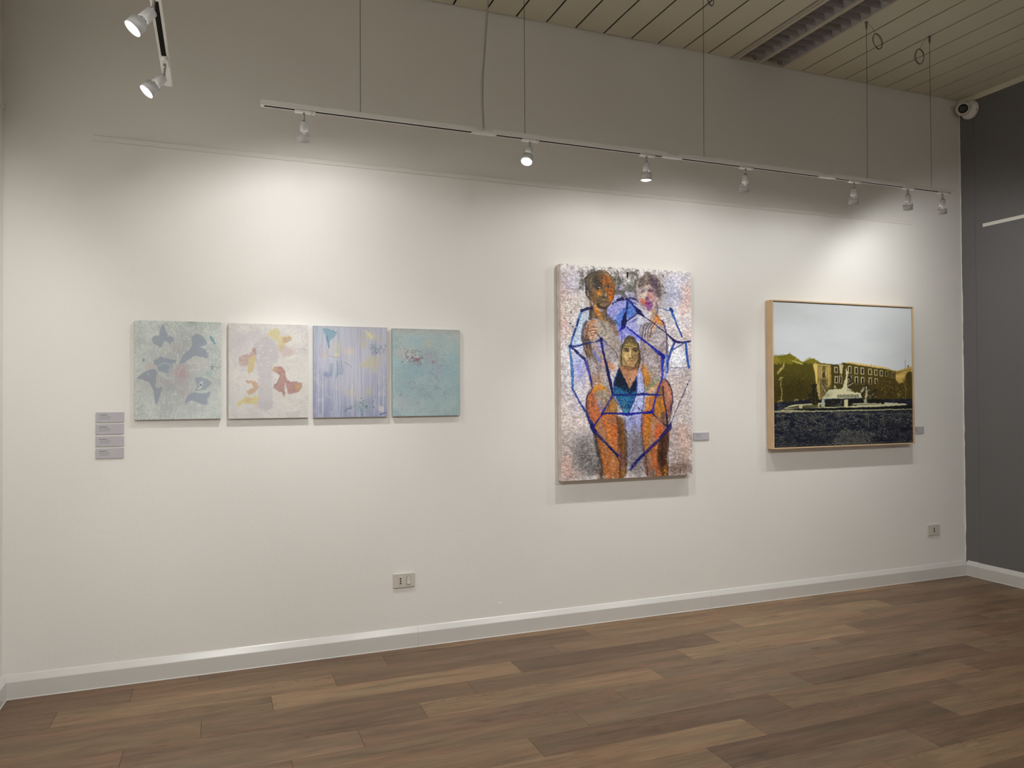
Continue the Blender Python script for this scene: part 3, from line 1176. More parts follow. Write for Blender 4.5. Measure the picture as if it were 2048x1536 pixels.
# ---------------------------------------------------------------- four small canvases
def paint_birds():
    p = Paint(380, 470, ((128, 128), (1187, 155), (1190, 1340), (130, 1358)), (180, 184, 176), 5)
    p.tint(p.fbm(70, 70, 5), [(164, 168, 164), (178, 182, 176), (190, 193, 184)], .8)
    c = p.region((640, 800), 360, 430)
    p.mix(c, (164, 164, 163), .75)
    g = p.fbm(5, 14, 4, 'vert')
    h = p.fbm(14, 4, 4, 'hori')
    p.where(g, .5, 1.6, (200, 201, 190), .55)
    p.where(h, .6, 1.6, (150, 158, 158), .35)
    e = p.edge(46)
    p.where(p.fbm(6, 6, 4, 'sp'), .4, 1.2, (200, 201, 190), .5, e ** .6)
    p.where(p.fbm(4, 5, 3, 'sp2'), 1.0, 1.7, (126, 134, 134), .4, e ** .5)
    for c_, rx, ry, col, al in (((690, 770), 110, 115, (172, 135, 138), .5), ((720, 800), 70, 70, (176, 128, 132), .25), ((320, 700), 90, 60, (182, 162, 160), .6),
                                ((740, 1020), 90, 60, (170, 148, 150), .5), ((520, 880), 140, 70, (168, 150, 152), .5), ((640, 460), 110, 90, (172, 162, 162), .5),
                                ((900, 640), 110, 60, (186, 178, 168), .6), ((560, 960), 80, 60, (146, 150, 152), .5), ((700, 900), 90, 50, (166, 150, 150), .5),
                                ((220, 930), 90, 110, (172, 168, 166), .5)):
        p.spot(c_, rx, ry, col, al)
    B = (134, 142, 157)
    p.poly([(480, 172), (497, 225), (525, 300), (532, 335), (565, 325), (602, 352), (602, 388), (572, 402), (552, 430), (522, 388), (502, 385), (472, 430), (436, 464), (400, 440), (360, 415), (336, 370), (350, 335), (395, 320), (428, 315), (435, 250), (455, 205)], B, .74, 3.2)
    p.spot((430, 370), 70, 40, (146, 156, 156), .6)
    p.poly([(825, 325), (860, 315), (880, 295), (945, 315), (980, 345), (1018, 410), (965, 445), (930, 462), (990, 488), (1018, 530), (1022, 592), (960, 590), (900, 570), (850, 575), (800, 605), (752, 640), (715, 655), (678, 668), (700, 600), (740, 540), (800, 485), (828, 440), (825, 380)], B, .76, 3.0)
    p.poly([(358, 632), (400, 605), (440, 580), (500, 592), (560, 612), (642, 620), (622, 662), (572, 662), (592, 700), (562, 752), (520, 782), (460, 765), (412, 742), (400, 690), (365, 665)], (136, 146, 158), .85, 2.0)
    p.line([(430, 690), (480, 660), (540, 670), (570, 710), (540, 750)], 16, (176, 182, 182), .6, 2)
    p.line([(440, 790), (500, 830), (560, 850)], 34, (172, 186, 174), .75, 2.5)
    p.poly([(150, 848), (230, 775), (290, 745), (370, 735), (402, 770), (386, 860), (386, 935), (402, 960), (475, 948), (442, 1035), (422, 1110), (405, 1164), (384, 1155), (370, 1090), (345, 965), (300, 900), (250, 872), (200, 852)], (134, 139, 152), .8, 3.0)
    p.spot((300, 800), 18, 24, (172, 176, 178), .6)
    p.poly([(748, 1180), (754, 1100), (790, 1045), (850, 1018), (950, 1030), (1055, 1012), (1046, 1060), (1018, 1100), (1020, 1165), (970, 1166), (900, 1142), (830, 1120), (785, 1138)], B, .78, 3.0)
    p.poly([(864, 842), (940, 828), (1000, 850), (1075, 902), (1020, 962), (960, 988), (900, 1000), (872, 980), (884, 920)], (140, 148, 158), .8, 2.0)
    p.poly([(890, 960), (930, 890), (962, 880), (955, 950), (915, 985)], (184, 190, 186), .8, 1.8)
    for q in ((912, 945), (932, 920), (946, 930)):
        p.spot(q, 8, 8, (52, 64, 70), .9, hard=3, wob=0)
    p.poly([(1046, 320), (1075, 325), (1120, 412), (1100, 425), (1062, 372)], (92, 140, 150), .75, 1.6)
    p.spot((235, 625), 14, 36, (92, 128, 138), .7, .5)
    p.spot((1080, 712), 7, 26, (40, 84, 88), .9)
    p.spot((1030, 790), 55, 35, (140, 176, 160), .6)
    p.spot((820, 150), 50, 8, (86, 128, 140), .8)
    p.spot((960, 285), 50, 14, (176, 158, 170), .6)
    for k in range(70):
        x = p.rng.uniform(140, 1180)
        y = p.rng.choice([p.rng.uniform(140, 215), p.rng.uniform(1270, 1345)])
        p.line([(x, y), (x + p.rng.uniform(-14, 14), y + p.rng.uniform(6, 34))], 5, (116, 126, 128), .45)
    for k in range(26):
        x, y = p.rng.uniform(760, 960), p.rng.uniform(600, 760)
        p.line([(x, y), (x + p.rng.uniform(20, 90), y + p.rng.uniform(-8, 8))], 6, (204, 202, 190), .4)
    p.line([(1040, 700), (1185, 704)], 4, (90, 98, 96), .7)
    return p


def paint_petals():
    p = Paint(360, 430, ((108, 160), (1083, 190), (1085, 1328), (108, 1340)), (199, 193, 187), 8)
    p.tint(p.fbm(60, 60, 5), [(190, 182, 180), (200, 194, 189), (208, 203, 196)], .8)
    tx = p.fbm(9, 7, 4, 'tx')
    p.where(np.abs(p.fbm(26, 22, 3, 'rid')), -.0, .22, (214, 210, 202), .0)
    p.where(.22 - np.abs(p.fbm(22, 20, 3, 'rid2')), 0, .22, (216, 212, 204), .6)
    p.where(tx, .8, 1.7, (178, 172, 172), .45)
    p.mix(p.region((250, 420), 170, 130), (190, 180, 184), .6)
    p.mix(p.region((860, 900), 220, 360), (206, 202, 190), .5)
    p.mix(p.region((250, 1150), 200, 160), (198, 198, 190), .5)
    V = (180, 173, 176)
    p.poly([(425, 420), (480, 365), (560, 335), (645, 368), (706, 430), (722, 560), (690, 640), (650, 700), (640, 900), (645, 1200), (470, 1200), (478, 900), (450, 700), (432, 560)], V, .85, 5, 2.5)
    for q in ((490, 445), (520, 430), (640, 500), (495, 490), (520, 520), (540, 600), (580, 590), (480, 560), (465, 590), (590, 640), (510, 680)):
        p.spot(q, 16, 11, (208, 204, 200), .8)
    for k in range(15):
        x = 470 + k * 14
        p.line([(x - 60 + k * 4, 640), (x - 20, 880), (x, 1130)], [3, 8, 5], (210, 205, 201), .5, 1.2, 1.5, dry=.5)
    Y, R, O = (202, 184, 104), (172, 124, 108), (190, 136, 92)
    p.poly([(588, 300), (620, 250), (700, 232), (732, 270), (728, 320), (765, 325), (862, 316), (893, 350), (850, 385), (805, 430), (792, 470), (740, 505), (712, 475), (720, 400), (680, 370), (620, 335)], Y, .72, 2.5, 1.8, grain=.16)
    p.poly([(770, 345), (892, 345), (850, 390), (785, 405)], R, .6, 3, 2, grain=.3)
    p.poly([(735, 440), (795, 440), (880, 480), (882, 560), (800, 575), (745, 530)], (186, 150, 140), .55, 6, 2, grain=.2)
    p.poly([(430, 478), (450, 520), (440, 620), (422, 700), (380, 772), (345, 778), (340, 682), (280, 697), (228, 630), (240, 575), (330, 552), (380, 530)], R, .6, 2.5, 2, grain=.2)
    p.poly([(430, 560), (440, 620), (422, 700), (380, 772), (345, 778), (345, 700), (370, 600)], Y, .75, 5, 2, grain=.25)
    p.spot((425, 505), 26, 30, (164, 120, 110), .6)
    p.poly([(648, 742), (680, 703), (750, 698), (802, 750), (832, 870), (920, 878), (1005, 905), (1010, 962), (960, 1010), (890, 1037), (832, 1022), (818, 945), (800, 1064), (760, 1028), (690, 988), (658, 960), (700, 890), (742, 820), (690, 772)], (166, 110, 104), .82, 2.2, 1.6, grain=.12)
    p.spot((690, 735), 50, 32, (200, 160, 110), .7)
    p.spot((962, 950), 42, 52, (196, 154, 84), .75)
    p.line([(806, 900), (806, 980), (822, 1100)], [6, 20, 12], (208, 202, 196), .8, 2)
    p.line([(735, 760), (740, 830), (700, 900), (668, 960)], 9, (142, 84, 82), .55, 1.5)
    p.poly([(318, 872), (400, 868), (462, 900), (472, 960), (430, 1012), (372, 1052), (328, 1000), (400, 960), (392, 912), (322, 892)], O, .72, 2.2, 1.6, grain=.16)
    p.poly([(228, 1192), (218, 1152), (260, 1110), (320, 1068), (380, 1080), (462, 1058), (462, 1152), (392, 1162), (320, 1150), (270, 1168)], (206, 182, 96), .78, 2.2, 1.6, grain=.25)
    p.spot((350, 1110), 44, 30, (190, 150, 96), .5)
    for k in range(26):
        x, y = p.rng.uniform(760, 1050), p.rng.choice([p.rng.uniform(560, 700), p.rng.uniform(1080, 1260)])
        p.line([(x, y), (x + 60, y + p.rng.uniform(-16, 10)), (x + 150, y - p.rng.uniform(0, 50))], 5, (218, 215, 208), .5)
    for k in range(40):
        x, y = p.rng.uniform(115, 330), p.rng.uniform(640, 900)
        p.line([(x, y), (x + p.rng.uniform(-40, 50), y + p.rng.uniform(-30, 30))], 5, (212, 206, 200), .5)
    p.where(p.fbm(3, 3, 2, 'fin'), .9, 2.0, (172, 160, 158), .35)
    p.where(p.fbm(3, 3, 2, 'fin2'), 1.0, 2.0, (216, 212, 205), .35)
    return p


def paint_drips():
    p = Paint(340, 420, ((112, 145), (1095, 180), (1105, 1358), (120, 1372)), (168, 168, 184), 12)
    t = (p.yy / p.H)
    p.mix(np.clip((t - .35) * 1.5, 0, 1), (128, 134, 166), .9)
    p.mix(p.region((640, 820), 240, 300), (174, 172, 186), .75)
    p.mix(p.region((210, 250), 140, 120), (160, 172, 176), .7)
    p.mix(np.clip(.09 - p.xx / p.W, 0, 1) * 9, (118, 122, 158), .55)
    v = p.fbm(6, 120, 4, 'streak')
    p.where(v, .3, 1.6, (184, 185, 194), .4)
    p.where(-v, .5, 1.7, (124, 129, 156), .32)
    p.where(p.fbm(30, 26, 4, 'cl'), .5, 1.8, (176, 170, 172), .5)
    oc = (188, 178, 136)
    for c, rx, ry, col, al in (((430, 440), 85, 110, (184, 178, 138), .6), ((430, 540), 36, 34, (208, 198, 120), .6), ((600, 490), 92, 56, (202, 176, 160), .75), ((265, 545), 48, 46, (200, 168, 138), .75),
                               ((880, 290), 78, 56, (206, 192, 124), .6), ((780, 395), 44, 54, (184, 170, 108), .7), ((990, 330), 60, 60, (182, 170, 150), .6), ((770, 290), 44, 70, (166, 158, 138), .6),
                               ((620, 1030), 86, 44, (186, 174, 140), .65), ((860, 1020), 66, 80, (178, 170, 130), .6), ((250, 470), 70, 90, (176, 160, 168), .5), ((900, 640), 90, 90, (178, 164, 118), .6),
                               ((1000, 600), 50, 90, (172, 164, 158), .5), ((440, 950), 120, 60, (168, 162, 172), .5), ((700, 1100), 120, 50, (172, 170, 168), .5)):
        p.spot(c, rx, ry, col, al, grain=.25)
    p.line([(800, 215), (850, 260), (890, 310)], [14, 34, 30], (212, 200, 138), .65, 3)
    p.poly([(760, 690), (800, 600), (862, 548), (962, 560), (982, 700), (900, 785), (850, 720)], oc, .45, 9, 3, grain=.3)
    p.spot((800, 670), 60, 22, (192, 170, 96), .5)
    p.poly([(248, 178), (330, 195), (428, 240), (348, 332), (322, 450), (288, 320), (258, 240)], (106, 148, 166), .8, 2.2)
    p.line([(300, 290), (322, 440)], 8, (70, 92, 124), .7)
    p.line([(350, 330), (420, 250), (300, 190)], 10, (96, 138, 150), .5)
    p.line([(225, 400), (195, 470), (215, 560)], 6, (140, 130, 150), .6)
    p.line([(320, 550), (430, 570), (480, 545)], 7, (120, 120, 120), .6)
    p.line([(520, 630), (590, 670), (625, 705)], 7, (110, 114, 140), .7)
    for x, y0, y1, w in ((345, 650, 800, 18), (368, 640, 825, 12), (430, 610, 830, 20), (455, 620, 800, 10), (488, 600, 790, 12), (505, 680, 800, 8)):
        p.line([(x, y0), (x + 8, (y0 + y1) / 2), (x - 2, y1)], [w * .5, w, w * 1.2], (104, 136, 150), .7, 1.5)
    p.spot((290, 800), 44, 54, (106, 114, 166), .6)
    for x in (185, 240, 420, 630, 990, 1050):
        p.line([(x, p.rng.uniform(560, 700)), (x + 5, 1000), (x + 3, 1340)], [5, 12, 8], (196, 198, 208), .6, 1.5, dry=.3)
    for x in (590, 650, 755, 900, 965):
        p.line([(x, p.rng.uniform(600, 800)), (x + 6, 1000), (x - 4, 1180)], [4, 9, 3], (128, 124, 156), .5, 1.5)
    p.spot((940, 455), 74, 62, (122, 146, 146), .75, grain=.5)
    p.spot((960, 510), 16, 12, (110, 64, 90), .8)
    for k in range(22):
        p.spot((p.rng.uniform(870, 1080), p.rng.uniform(400, 540)), 14, 9, (96, 112, 122), .6, p.rng.uniform(0, 3))
    p.spot((760, 1220), 130, 80, (116, 146, 142), .75, grain=.6)
    for k in range(46):
        q = (p.rng.normal(770, 110), p.rng.normal(1220, 50))
        p.spot(q, p.rng.uniform(6, 20), p.rng.uniform(4, 9), (62, 88, 98) if k % 3 else (176, 182, 180), .75, p.rng.uniform(0, 3))
    p.line([(545, 1280), (580, 1250), (610, 1245)], 22, (92, 116, 124), .7)
    p.line([(760, 1260), (765, 1350)], 30, (96, 128, 146), .7)
    for q in ((740, 1168), (772, 1175), (925, 1235)):
        p.spot(q, 10, 7, (34, 40, 54), .95)
    p.spot((1030, 1258), 36, 42, (192, 182, 180), .85, hard=2)
    p.line([(1010, 1330), (1080, 1310)], 14, (70, 68, 130), .7)
    p.mix(p.edge(5), (140, 136, 150), .5)
    return p


def paint_haze():
    p = Paint(340, 420, ((100, 188), (1000, 208), (1006, 1342), (110, 1362)), (150, 172, 172), 21)
    t = p.yy / p.H
    p.mix(np.clip(1 - t * 2.1, 0, 1), (166, 174, 168), .9)
    p.tint(p.fbm(70, 60, 5), [(136, 162, 168), (148, 170, 171), (160, 178, 176)], np.clip(.35 + .4 * t, 0, 1))
    for c, rx, ry, col, al in (((400, 350), 110, 70, (140, 172, 182), .7), ((400, 760), 230, 110, (134, 164, 176), .7), ((880, 800), 140, 260, (132, 166, 172), .6), ((170, 640), 80, 60, (146, 184, 192), .6),
                               ((600, 560), 120, 90, (150, 152, 160), .75), ((720, 720), 110, 110, (146, 154, 170), .6), ((250, 520), 110, 80, (176, 170, 168), .7), ((590, 400), 70, 50, (172, 174, 152), .6),
                               ((760, 430), 90, 60, (150, 170, 170), .5), ((880, 580), 110, 40, (140, 172, 182), .6), ((250, 1180), 130, 110, (162, 166, 168), .6), ((600, 1180), 260, 90, (150, 174, 174), .5),
                               ((940, 300), 60, 90, (174, 172, 166), .6)):
        p.spot(c, rx, ry, col, al)
    p.mix(np.clip(1 - (t * p.H) / 22 + .3 * p.fbm(20, 8, 3, 'rag'), 0, 1), (164, 156, 150), .8)
    p.where(p.fbm(4, 4, 3, 'f1'), .7, 1.8, (176, 188, 186), .5)
    p.where(p.fbm(5, 4, 3, 'f2'), .9, 1.8, (124, 142, 150), .45)
    p.line([(120, 706), (520, 704)], 4, (126, 148, 160), .5)
    p.line([(700, 540), (1000, 535)], 5, (130, 158, 168), .5)
    for k in range(120):
        x, y = p.rng.normal(390, 78), p.rng.normal(580, 55)
        if 235 < x < 510 and 450 < y < 690:
            col = (118, 60, 70) if p.rng.random() < .6 else (104, 96, 112)
            p.line([(x, y), (x + p.rng.uniform(-26, 26), y + p.rng.uniform(-12, 12))], p.rng.uniform(4, 9), col, .6)
    for k in range(26):
        x, y = p.rng.normal(370, 60), p.rng.normal(570, 40)
        p.spot((x, y), 14, 9, (196, 192, 194), .7, p.rng.uniform(0, 3))
    p.line([(360, 490), (395, 480), (405, 505), (375, 520), (360, 500)], 7, (120, 50, 60), .5)
    p.poly([(405, 585), (450, 560), (470, 620), (455, 650), (420, 620)], (140, 80, 80), .5, 4, 3, grain=.6)
    for k in range(60):
        x, y = p.rng.uniform(540, 790), p.rng.uniform(490, 700)
        p.line([(x, y), (x + p.rng.uniform(-16, 16), y + p.rng.uniform(-12, 12))], 7, p.rng.choice([(128, 132, 148), (162, 168, 176), (140, 112, 126)]), .5)
    p.spot((650, 640), 26, 20, (140, 92, 108), .6)
    p.line([(320, 930), (345, 900), (395, 905), (410, 945), (370, 985), (325, 950)], 15, (126, 124, 138), .45, 3, 2, dry=.5)
    for P in ([(585, 780), (640, 790), (690, 830), (725, 890)], [(470, 1010), (520, 990), (560, 1040)], [(640, 1010), (700, 960), (745, 1000)], [(780, 1020), (800, 1060), (820, 1120)], [(520, 1080), (560, 1060), (620, 1090)],
              [(660, 950), (700, 990), (660, 1010)]):
        p.line(P, [9, 22, 9], (116, 134, 152), .6, 2.5, 1.5, dry=.5)
    for k in range(60):
        x, y = p.rng.uniform(400, 840), p.rng.uniform(930, 1120)
        p.line([(x, y), (x + p.rng.uniform(-14, 14), y + p.rng.uniform(-10, 14))], 6, (124, 142, 156), .45)
    p.spot((220, 1070), 26, 26, (126, 126, 150), .5)
    p.spot((435, 1180), 36, 30, (160, 142, 150), .5)
    p.mix(p.edge(4), (110, 136, 138), .6)
    return p


SMALL_SIDE = mat('canvas_edge', (0.50, 0.48, 0.43), 0.8, spec=0.2, noise=0.06, nscale=20)
SIDE_LILAC = mat('canvas_edge_lilac', (0.47, 0.46, 0.50), 0.8, spec=0.2, noise=0.06, nscale=20)
G_SMALL = 'row of four small canvases'
K1, K2 = (1.20, 1.24, 1.27), (1.20, 1.22, 1.25)
canvas('grey green canvas with blue bird shapes, left end of the row of small paintings', -0.3735, 0.0215, 1.2860, 1.7755, .022,
       paint_birds().grade(.82).material('painting_birds', K1, bump=.2), SMALL_SIDE, group=G_SMALL)
canvas('pale lilac canvas with yellow and red petal shapes', 0.0570, 0.4515, 1.2840, 1.7740, .022,
       paint_petals().grade(.76).material('painting_petals', (1.06, 1.07, 1.08), bump=.2), SMALL_SIDE, group=G_SMALL)
canvas('blue and lilac canvas streaked with vertical drips and a teal triangle', 0.4785, 0.8755, 1.2818, 1.7720, .022,
       paint_drips().grade(.74).material('painting_drips', K2, bump=.2), SIDE_LILAC, group=G_SMALL)
canvas('pale turquoise canvas with small red specks, right end of the small row', 0.9030, 1.2935, 1.2822, 1.7690, .022,
       paint_haze().grade(.85).material('painting_haze', K2, bump=.2), SMALL_SIDE, group=G_SMALL)


# ---------------------------------------------------------------- large canvas: three painted figures in a net of blue lines
def paint_figures():
    p = Paint(560, 790, ((95, 54), (892, 101), (904, 1353), (100, 1385)), (186, 178, 176), 33)

    def a(pts):      # detail sheet of the upper half
        return [(184.2 + .3998 * x, 30.7 + .3998 * y) for x, y in pts]

    def b(pts):      # detail sheet of the lower half
        return [(184.2 + .5399 * x, 583.4 + .5399 * y) for x, y in pts]
    a1, b1 = (lambda x, y: a([(x, y)])[0]), (lambda x, y: b([(x, y)])[0])
    S, L, O, D = p.spot, p.line, p.poly, p.where
    # ground
    p.tint(p.fbm(90, 80, 5), [(160, 150, 150), (186, 176, 174), (204, 197, 192)], .7)
    for c, rx, ry, col, al in (((140, 270), 70, 120, (196, 158, 148), .75), ((180, 180), 70, 70, (170, 172, 200), .6), ((210, 300), 60, 130, (214, 208, 200), .7), ((130, 480), 60, 90, (204, 188, 180), .7),
                               ((860, 240), 60, 90, (206, 160, 142), .7), ((790, 250), 80, 120, (168, 174, 204), .75), ((840, 420), 70, 80, (198, 190, 190), .7), ((850, 150), 60, 40, (180, 178, 196), .6),
                               ((820, 800), 80, 150, (172, 156, 150), .8), ((840, 1180), 70, 110, (190, 150, 128), .65), ((150, 760), 70, 130, (176, 172, 176), .7), ((170, 950), 90, 110, (196, 180, 172), .75),
                               ((200, 900), 60, 130, (186, 184, 200), .6), ((160, 1090), 80, 70, (180, 168, 160), .7), ((220, 1210), 110, 110, (122, 118, 116), .8), ((270, 1300), 80, 70, (104, 102, 98), .7),
                               ((130, 1290), 50, 70, (196, 156, 142), .75), ((160, 1350), 70, 30, (176, 140, 128), .6), ((560, 1180), 70, 190, (124, 116, 116), .75), ((540, 1060), 60, 100, (140, 142, 176), .7),
                               ((800, 1310), 120, 50, (116, 94, 80), .75), ((640, 930), 70, 90, (146, 150, 190), .6), ((470, 330), 120, 130, (152, 152, 206), .85), ((520, 480), 100, 110, (150, 154, 214), .85),
                               ((640, 470), 100, 90, (172, 172, 206), .7), ((205, 700), 50, 90, (134, 138, 204), .75), ((195, 600), 50, 70, (164, 176, 208), .7), ((812, 640), 70, 80, (196, 202, 212), .8),
                               ((840, 1000), 60, 110, (176, 164, 158), .6), ((800, 1120), 70, 80, (168, 152, 146), .7)):
        S(c, rx, ry, col, al, grain=.18)
    for c, rx, ry, col, al in (((140, 330), 40, 90, (216, 210, 200), .8), ((190, 420), 50, 70, (200, 196, 196), .6), ((130, 600), 40, 60, (206, 202, 204), .7), ((120, 420), 30, 60, (206, 166, 152), .6), ((150, 690), 30, 120, (214, 210, 206), .7),
                               ((180, 800), 40, 60, (202, 198, 196), .6), ((800, 330), 50, 60, (210, 206, 206), .65), ((850, 330), 40, 50, (208, 166, 150), .6), ((780, 180), 50, 40, (200, 200, 210), .6), ((870, 480), 30, 40, (206, 172, 160), .6),
                               ((200, 1010), 60, 50, (206, 186, 176), .6), ((140, 1180), 50, 60, (196, 180, 172), .6), ((820, 900), 50, 60, (186, 172, 168), .6), ((850, 1100), 40, 60, (196, 160, 140), .6), ((780, 1230), 50, 50, (164, 152, 146), .6)):
        S(c, rx, ry, col, al, grain=.3)
    for k in range(120):
        x, y = p.rng.choice([p.rng.uniform(105, 250), p.rng.uniform(770, 890)]), p.rng.uniform(160, 1250)
        L([(x, y), (x + p.rng.uniform(8, 30), y + p.rng.uniform(-12, 16))], p.rng.uniform(5, 13), ((218, 212, 204), (168, 160, 164), (206, 178, 166), (176, 180, 206))[k % 4], .45, 2.5, dry=.6)
    # dark cloud along the top
    band = np.clip(1 - np.abs(p.yy / p.H - .075) / .085, 0, 1) * np.clip((p.xx / p.W - .10) / .10, 0, 1) * np.clip((.86 - p.xx / p.W) / .14, 0, 1)
    D(p.fbm(26, 24, 5, 'cloud') * .55 + band * 2.0, .85, 1.35, (104, 101, 95), .92, np.clip(band * 4, 0, 1))
    D(p.fbm(10, 10, 4, 'cloud2') * .7 + band * 1.3, 1.2, 1.9, (72, 70, 66), .6, np.clip(band * 2, 0, 1))
    top = np.clip(1 - (p.yy / p.H) / .035, 0, 1)
    D(p.fbm(9, 8, 4, 'white') * .5 + top * 1.4, .6, 1.1, (206, 202, 196), .85, np.clip(top * 3, 0, 1))
    D(p.fbm(8, 7, 4, 'w2'), .9, 1.9, (216, 212, 206), .5, np.clip(1 - p.yy / p.H * 1.9, 0, 1))
    S((505, 150), 30, 32, (212, 208, 202), .85, grain=.3)
    D(p.fbm(16, 4, 4, 'h'), .7, 1.6, (150, 140, 136), .35, np.clip(p.yy / p.H * 1.6 - .4, 0, 1))
    D(p.fbm(18, 4, 4, 'h2'), .8, 1.7, (206, 196, 190), .4, np.clip(p.yy / p.H * 1.6 - .4, 0, 1))

    # blue kite behind the heads
    O(a([(480, 780), (560, 690), (770, 610), (760, 800), (690, 1000), (610, 1000), (540, 920)]), (148, 150, 204), .85, 3)
    O(a([(600, 930), (700, 780), (775, 720), (770, 640), (860, 640), (955, 780), (870, 860), (770, 920), (740, 1030), (640, 1040)]), (70, 112, 184), .85, 3, grain=.2)
    O(a([(640, 1050), (750, 1010), (1000, 1190), (960, 1240), (860, 1160), (760, 1200), (690, 1240)]), (126, 130, 208), .85, 4, grain=.2)
    S(a1(980, 930), 26, 20, (206, 204, 210), .8)
    S(a1(790, 1130), 14, 14, (208, 206, 212), .7)
    O([(160, 560), (215, 360), (285, 335), (250, 420), (225, 500), (200, 560)], (150, 176, 206), .55, 5, grain=.3)

    # ---- left figure
    G, OR, BR = (146, 136, 136), (196, 118, 56), (110, 92, 72)
    O(a([(230, 690), (300, 780), (400, 790), (470, 740), (490, 850), (620, 960), (660, 1090), (700, 1280), (660, 1420), (690, 1536), (240, 1536), (110, 1230), (105, 1120), (160, 960), (220, 880)]), G, .9, 3, grain=.12)
    O(b([(90, -20), (430, -20), (440, 120), (400, 300), (420, 480), (300, 430), (190, 440), (150, 260)]), (146, 136, 134), .9, 4, grain=.15)
    O(a([(150, 380), (200, 240), (300, 175), (400, 160), (500, 195), (580, 290), (610, 430), (590, 560), (520, 690), (450, 745), (350, 720), (270, 650), (200, 600), (160, 520)]), (112, 96, 74), .96, 2)
    O(a([(165, 380), (215, 250), (320, 180), (400, 170), (330, 280), (330, 420), (250, 440), (230, 560), (175, 500)]), (92, 84, 72), .85, 5, grain=.25)
    O(a([(400, 210), (510, 240), (580, 340), (595, 480), (560, 600), (520, 660), (510, 540), (430, 440), (390, 320)]), (172, 100, 44), .8, 6, grain=.4)
    O(a([(330, 200), (430, 190), (420, 300), (340, 330), (290, 300)]), (98, 84, 62), .7, 6, grain=.3)
    for k in range(6):
        x = 400 + k * 30
        L(a([(x, 230 + k * 14), (x + 12, 320), (x + 8, 400 + (k % 2) * 30)]), 4, ((96, 52, 30), (206, 136, 62), (70, 56, 44))[k % 3], .55, 1.5, dry=.5)
    S(a1(330, 320), 30, 34, (58, 54, 50), .75, grain=.35)
    S(a1(360, 400), 26, 16, (54, 48, 50), .7, grain=.2)
    S(a1(500, 405), 18, 14, (70, 52, 50), .65)
    S(a1(365, 500), 26, 22, (222, 146, 64), .9, grain=.35)
    S(a1(540, 570), 16, 36, (200, 106, 36), .8, grain=.35)
    S(a1(290, 560), 22, 40, (150, 108, 62), .7, grain=.4)
    L(a([(250, 250), (235, 340), (240, 420)]), 5, (176, 152, 108), .6, 2, dry=.5)
    S(a1(352, 428), 9, 4, (28, 26, 34), .95)
    S(a1(374, 412), 6, 3.5, (196, 190, 192), .85)
    L(a([(330, 408), (356, 396), (388, 412)]), 2.6, (34, 30, 36), .8)
    S(a1(498, 424), 8, 4, (40, 42, 60), .95)
    S(a1(482, 418), 4, 3, (178, 176, 186), .8)
    L(a([(476, 404), (500, 394), (526, 408)]), 2.4, (44, 38, 44), .75)
    L(a([(330, 370), (365, 356), (400, 372)]), 5, (48, 42, 40), .5, 2)
    L(a([(462, 420), (466, 480), (478, 550)]), 3, (214, 176, 128), .7, 1.2)
    L(a([(446, 420), (440, 490), (420, 560)]), 4, (74, 62, 54), .7, 1.5)
    S(a1(440, 574), 18, 5, (44, 42, 42), .8)
    S(a1(462, 545), 6, 10, (206, 200, 192), .75)
    S(a1(440, 610), 20, 8, (150, 116, 84), .6)
    L(a([(388, 642), (430, 634), (484, 642)]), 3.6, (58, 44, 48), .9)
    L(a([(400, 662), (440, 668), (478, 656)]), 4.2, (146, 96, 88), .75)
    S(a1(440, 700), 22, 9, (196, 168, 124), .65, grain=.4)
    L(a([(330, 690), (400, 735), (470, 730), (520, 690)]), 6, (52, 46, 42), .65, 2.5)
    S(a1(340, 630), 14, 26, (92, 82, 72), .7)
    L(a([(160, 440), (170, 520), (210, 590), (240, 600)]), 4.5, (56, 52, 70), .75)
    L(a([(190, 470), (205, 540)]), 6, (160, 156, 176), .6)
    S(a1(190, 430), 14, 26, (64, 60, 66), .6, grain=.2)
    L(a([(150, 400), (190, 260), (300, 180), (400, 160)]), 3.2, (44, 40, 40), .75, dry=.3)
    L(a([(420, 165), (520, 250)]), 4, (212, 206, 198), .6, dry=.5)
    L(a([(600, 420), (590, 560), (530, 680), (450, 745), (340, 710)]), 3, (74, 56, 44), .75, dry=.25)
    # neck and shoulders
    O(a([(230, 640), (300, 740), (400, 790), (475, 740), (480, 900), (470, 960), (420, 960), (300, 900), (225, 880)]), (104, 82, 58), .85, 4, grain=.2)
    O(a([(300, 640), (345, 690), (400, 850), (450, 950), (420, 950), (340, 850), (290, 760)]), (198, 126, 54), .85, 4, grain=.3)
    L(a([(340, 690), (400, 740), (470, 730)]), 18, (58, 48, 42), .65, 4)
    L(a([(250, 720), (240, 800), (225, 900)]), 16, (66, 56, 56), .7, 3)
    L(a([(490, 860), (560, 930), (600, 960)]), 22, (74, 70, 72), .7, 4)
    L(a([(520, 940), (590, 1060), (640, 1130)]), 26, (120, 92, 72), .7, 5, dry=.3)
    # ringed shoulder, hand and arms
    O(a([(155, 1120), (180, 1000), (250, 930), (320, 930), (270, 980), (215, 1040), (200, 1140), (240, 1200), (180, 1190)]), OR, .8, 4, grain=.25)
    S(a1(275, 1060), 38, 46, (170, 138, 116), .75)
    O(a([(320, 920), (380, 900), (480, 960), (540, 1060), (600, 1180), (690, 1290), (660, 1400), (580, 1360), (470, 1230), (330, 1130), (360, 1040)]), (158, 146, 132), .85, 5, grain=.2)
    L(a([(400, 960), (460, 1060), (470, 1130)]), 8, (92, 92, 92), .6, 2)
